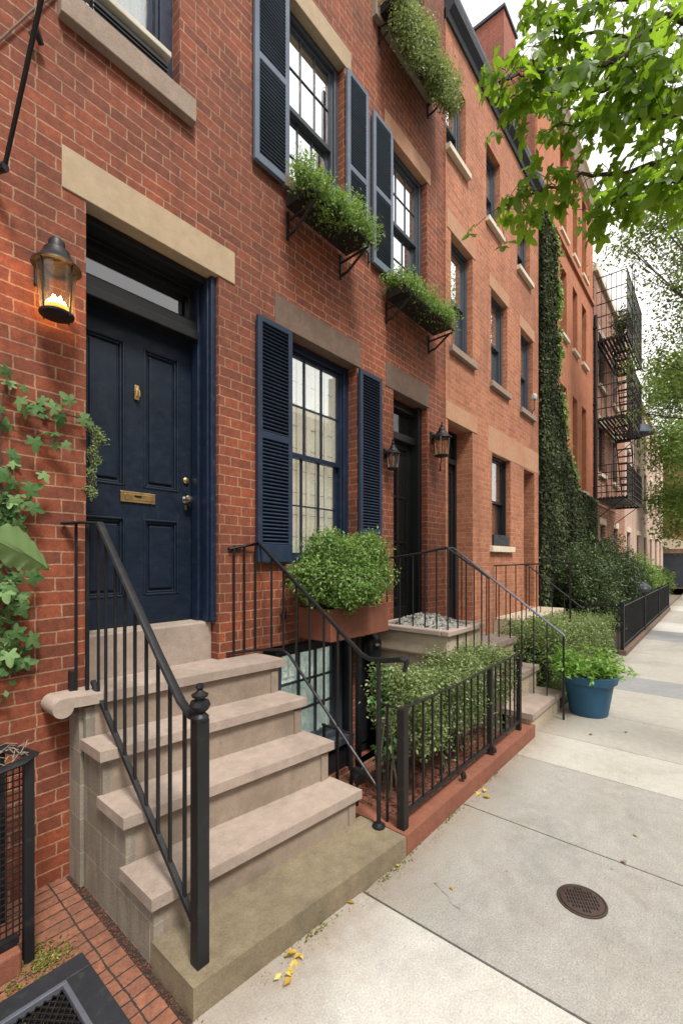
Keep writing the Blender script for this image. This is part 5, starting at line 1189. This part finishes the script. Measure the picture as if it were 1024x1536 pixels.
# ================================================================== TREES
MT_ = thing('maple_tree', (5.0, -1.6, 0), 'maple tree whose leafy boughs hang in from the upper right', 'tree')
wood = MB()
TB = Vector((5.0, -1.6, 0))
wood.tube([TB, TB + Vector((.05, .0, 1.5)), TB + Vector((0, .1, 3.0)), TB + Vector((-.1, .25, 4.2))], [.2, .16, .14, .11], 12)
fork = TB + Vector((0, .1, 3.0))
boughs = [
 # (start, list of photo-space way points px,py,d)
 [(1150, 60, 3.6), (1040, 70, 3.7), (960, 60, 3.8), (880, 50, 3.9), (800, 70, 4.0)],
 [(1150, 160, 3.5), (1040, 130, 3.6), (960, 140, 3.7), (880, 130, 3.8), (800, 145, 3.9), (755, 150, 3.95)],
 [(1150, 200, 3.3), (1060, 200, 3.4), (980, 175, 3.5), (900, 180, 3.6), (830, 190, 3.7)],
 [(1150, 190, 3.2), (1040, 230, 3.4), (960, 255, 3.6), (870, 265, 3.8), (800, 290, 3.9), (745, 312, 4.0)],
 [(1150, 230, 3.0), (1060, 250, 3.1), (1000, 270, 3.2), (940, 290, 3.4), (900, 320, 3.6)],
 [(1150, -60, 3.6), (1040, -20, 3.7), (940, 0, 3.8), (860, 10, 3.9), (790, 30, 4.0)],
 [(1000, 20, 3.4), (930, 90, 3.5), (860, 100, 3.6), (790, 110, 3.7), (760, 120, 3.75)],
 [(1120, 110, 3.2), (1050, 90, 3.2), (990, 110, 3.25), (940, 100, 3.3)],
]
LP = []; LN = []
for bgh in boughs:
    pts = [at(*q) for q in bgh]
    fine_ = []
    for a, b in zip(pts, pts[1:]):
        for k in range(6): fine_.append(a.lerp(b, k / 6) + Vector((random.gauss(0, .012), random.gauss(0, .012), random.gauss(0, .012))))
    fine_.append(pts[-1]); n_ = len(fine_)
    rad = [.022 * (1 - i / n_) + .004 for i in range(n_)]
    wood.tube([fork.lerp(fine_[0], .5) + Vector((0, 0, .4))] * 0 + fine_, rad, 6)
    wood.tube([TB + Vector((-.1, .25, 4.0)), (TB + Vector((-.1, .25, 4.0))).lerp(fine_[0], .5) + Vector((0, 0, .3)), fine_[0]], [.05, .035, .022], 6)
    for i, p in enumerate(fine_):
        kk = random.choice((2, 3))
        for _ in range(kk):
            # side twigs
            dv = Vector((random.gauss(0, 1), random.gauss(0, 1), random.gauss(-.15, .55))).normalized() * random.uniform(.05, .30)
            q = p + dv
            wood.tube([p, p + dv * .5 + Vector((0, 0, .02)), q], .0025, 4)
            for _ in range(2):
                LP.append(np.array(q) + rng.normal(size=3) * .035); nn = rng.normal(size=3) * .55; nn += np.array([-.5, .1, .45]); LN.append(nn)
wood.build('trunk', 'bark', MT_, smooth=True)
leaves('crown', 'leaf_maple', np.array(LP), np.array(LN), .17, MT_, outline=LOBED, drop=2.2)

def airy_tree(base, blobs, leaf, nl, mat, label, name='street_tree', shell=.2, nper=14, spread=.22):
    t = thing(name, base, label, 'tree', 'street trees')
    wd = MB(); b = Vector(base); c = Vector((sum(x[0][0] for x in blobs), sum(x[0][1] for x in blobs), sum(x[0][2] for x in blobs))) / len(blobs)
    crotch = Vector((b.x, b.y, c.z * .45)); wd.tube([b, (b + crotch) / 2 + Vector((.05, .05, 0)), crotch], [.22, .17, .14], 10)
    for (cc, rr) in blobs:
        cc = Vector(cc); m_ = crotch.lerp(cc, .55) + Vector((0, 0, .3)); wd.tube([crotch, m_, cc, cc + Vector((random.gauss(0, .5), random.gauss(0, .5), .4))], [.05, .022, .010, .004], 6)
        for i in range(9):
            e = cc + Vector((random.gauss(0, 1) * rr[0] * .6, random.gauss(0, 1) * rr[1] * .6, random.gauss(0, 1) * rr[2] * .5)); wd.tube([m_.lerp(cc, random.random()), (cc + e) / 2, e], [.008, .005, .002], 4)
    wd.build('trunk', 'bark', t, smooth=True)
    P, Nn, tb = ellip_leaves([x[0] for x in blobs], [x[1] for x in blobs], nl, nper, spread, shell)
    leaves('crown', mat, P, Nn, leaf, t, .5, tonebias=tb, drop=.4); return t
def bl_(px, py, d_, r): q = at(px, py, d_); return (tuple(q), (r, r, r * .75))
airy_tree((12.5, -1.7, 0), [bl_(985, 330, 10, 1.0), bl_(1040, 380, 10, 1.2), bl_(940, 370, 10.5, .7), bl_(1010, 430, 10, .8), bl_(1060, 300, 10, 1.2), bl_(985, 540, 11, .8), bl_(1040, 560, 11, 1.0), bl_(1050, 470, 10, 1.0), bl_(960, 620, 12, .5), bl_(990, 610, 12, .6)], .085, 950, 'leaf_tree', 'fine leaved street tree with sparse twigs against the sky at right', shell=.1, nper=12, spread=.16)
airy_tree((25, -1.7, 0), [bl_(1005, 580, 20, 1.6), bl_(1045, 560, 20, 2.0), bl_(1000, 650, 20, 1.3), bl_(1030, 680, 20, 1.6), bl_(1010, 740, 21, 1.3), bl_(1050, 760, 21, 2), bl_(1005, 800, 22, .9)], .15, 1100, 'leaf_tree', 'dense light green street tree in front of the garage at far right', shell=.3, nper=18, spread=.22)
airy_tree((48, -1.0, 0), [bl_(1010, 690, 36, 2.5), bl_(1040, 650, 36, 3), bl_(1000, 760, 36, 2), bl_(990, 720, 38, 1.5)], .3, 400, 'leaf_tree', 'farthest tree behind the garage roof', shell=.3, spread=.4)

# ================================================================== across the street (unseen row, added to block low skylight and fill reflections)
OP = thing('brick_house', (8, -13, 0), 'unseen brick row added across the street to block skylight and reflect in windows', 'house', 'brick row houses')
ow = [(x, x + 1.1, z, z + 2.0) for x in [-14 + 2.6 * i for i in range(20)] for z in (1.4, 4.8, 8.0)]
wm = wall_mesh(-16, 40, -.5, 10.8, -13.3, -13.0, ow); wm.build('wall', 'oldbrick', OP)
B(-16, 40, -21, -13.3, 10.7, 10.9).build('roof', 'roof', OP); B(-16, 40, -13.5, -13.4, -.5, 10.6).build('window_band', 'glass_dark', OP); B(-16, 40, -13.9, -13.8, -.5, 10.6).build('room_wall', 'dark', OP)
B(-16, 40, -13.0, -12.8, 10.5, 10.9).build('cornice', 'creamstone', OP, bevel=.03)

sg = rng.uniform(size=(900, 2)); P = np.stack([.945 + sg[:, 0] * .05 + rng.normal(size=900) * .006, 1.55 + sg[:, 1] * 1.34, np.full(900, .0)], 1)
o = leaves('soil_litter', 'brownleaf', P, rng.normal(size=P.shape) * .7 + np.array([0, 0, 1]), .012); o.data.materials[0] = M['mulch']; tag(o, 'dark litter filling the gap between the brick paving and the sandstone steps', 'litter', kind='stuff')
sg = rng.uniform(size=(260, 2)); P = np.stack([1.0 + sg[:, 0] * 6, -.6 + sg[:, 1] * 2.0, np.full(260, .002)], 1)
o = leaves('sidewalk_specks', 'brownleaf', P, rng.normal(size=P.shape) * .4 + np.array([0, 0, 1]), .007); tag(o, 'tiny brown specks of litter over the sidewalk slabs', 'litter', kind='stuff')
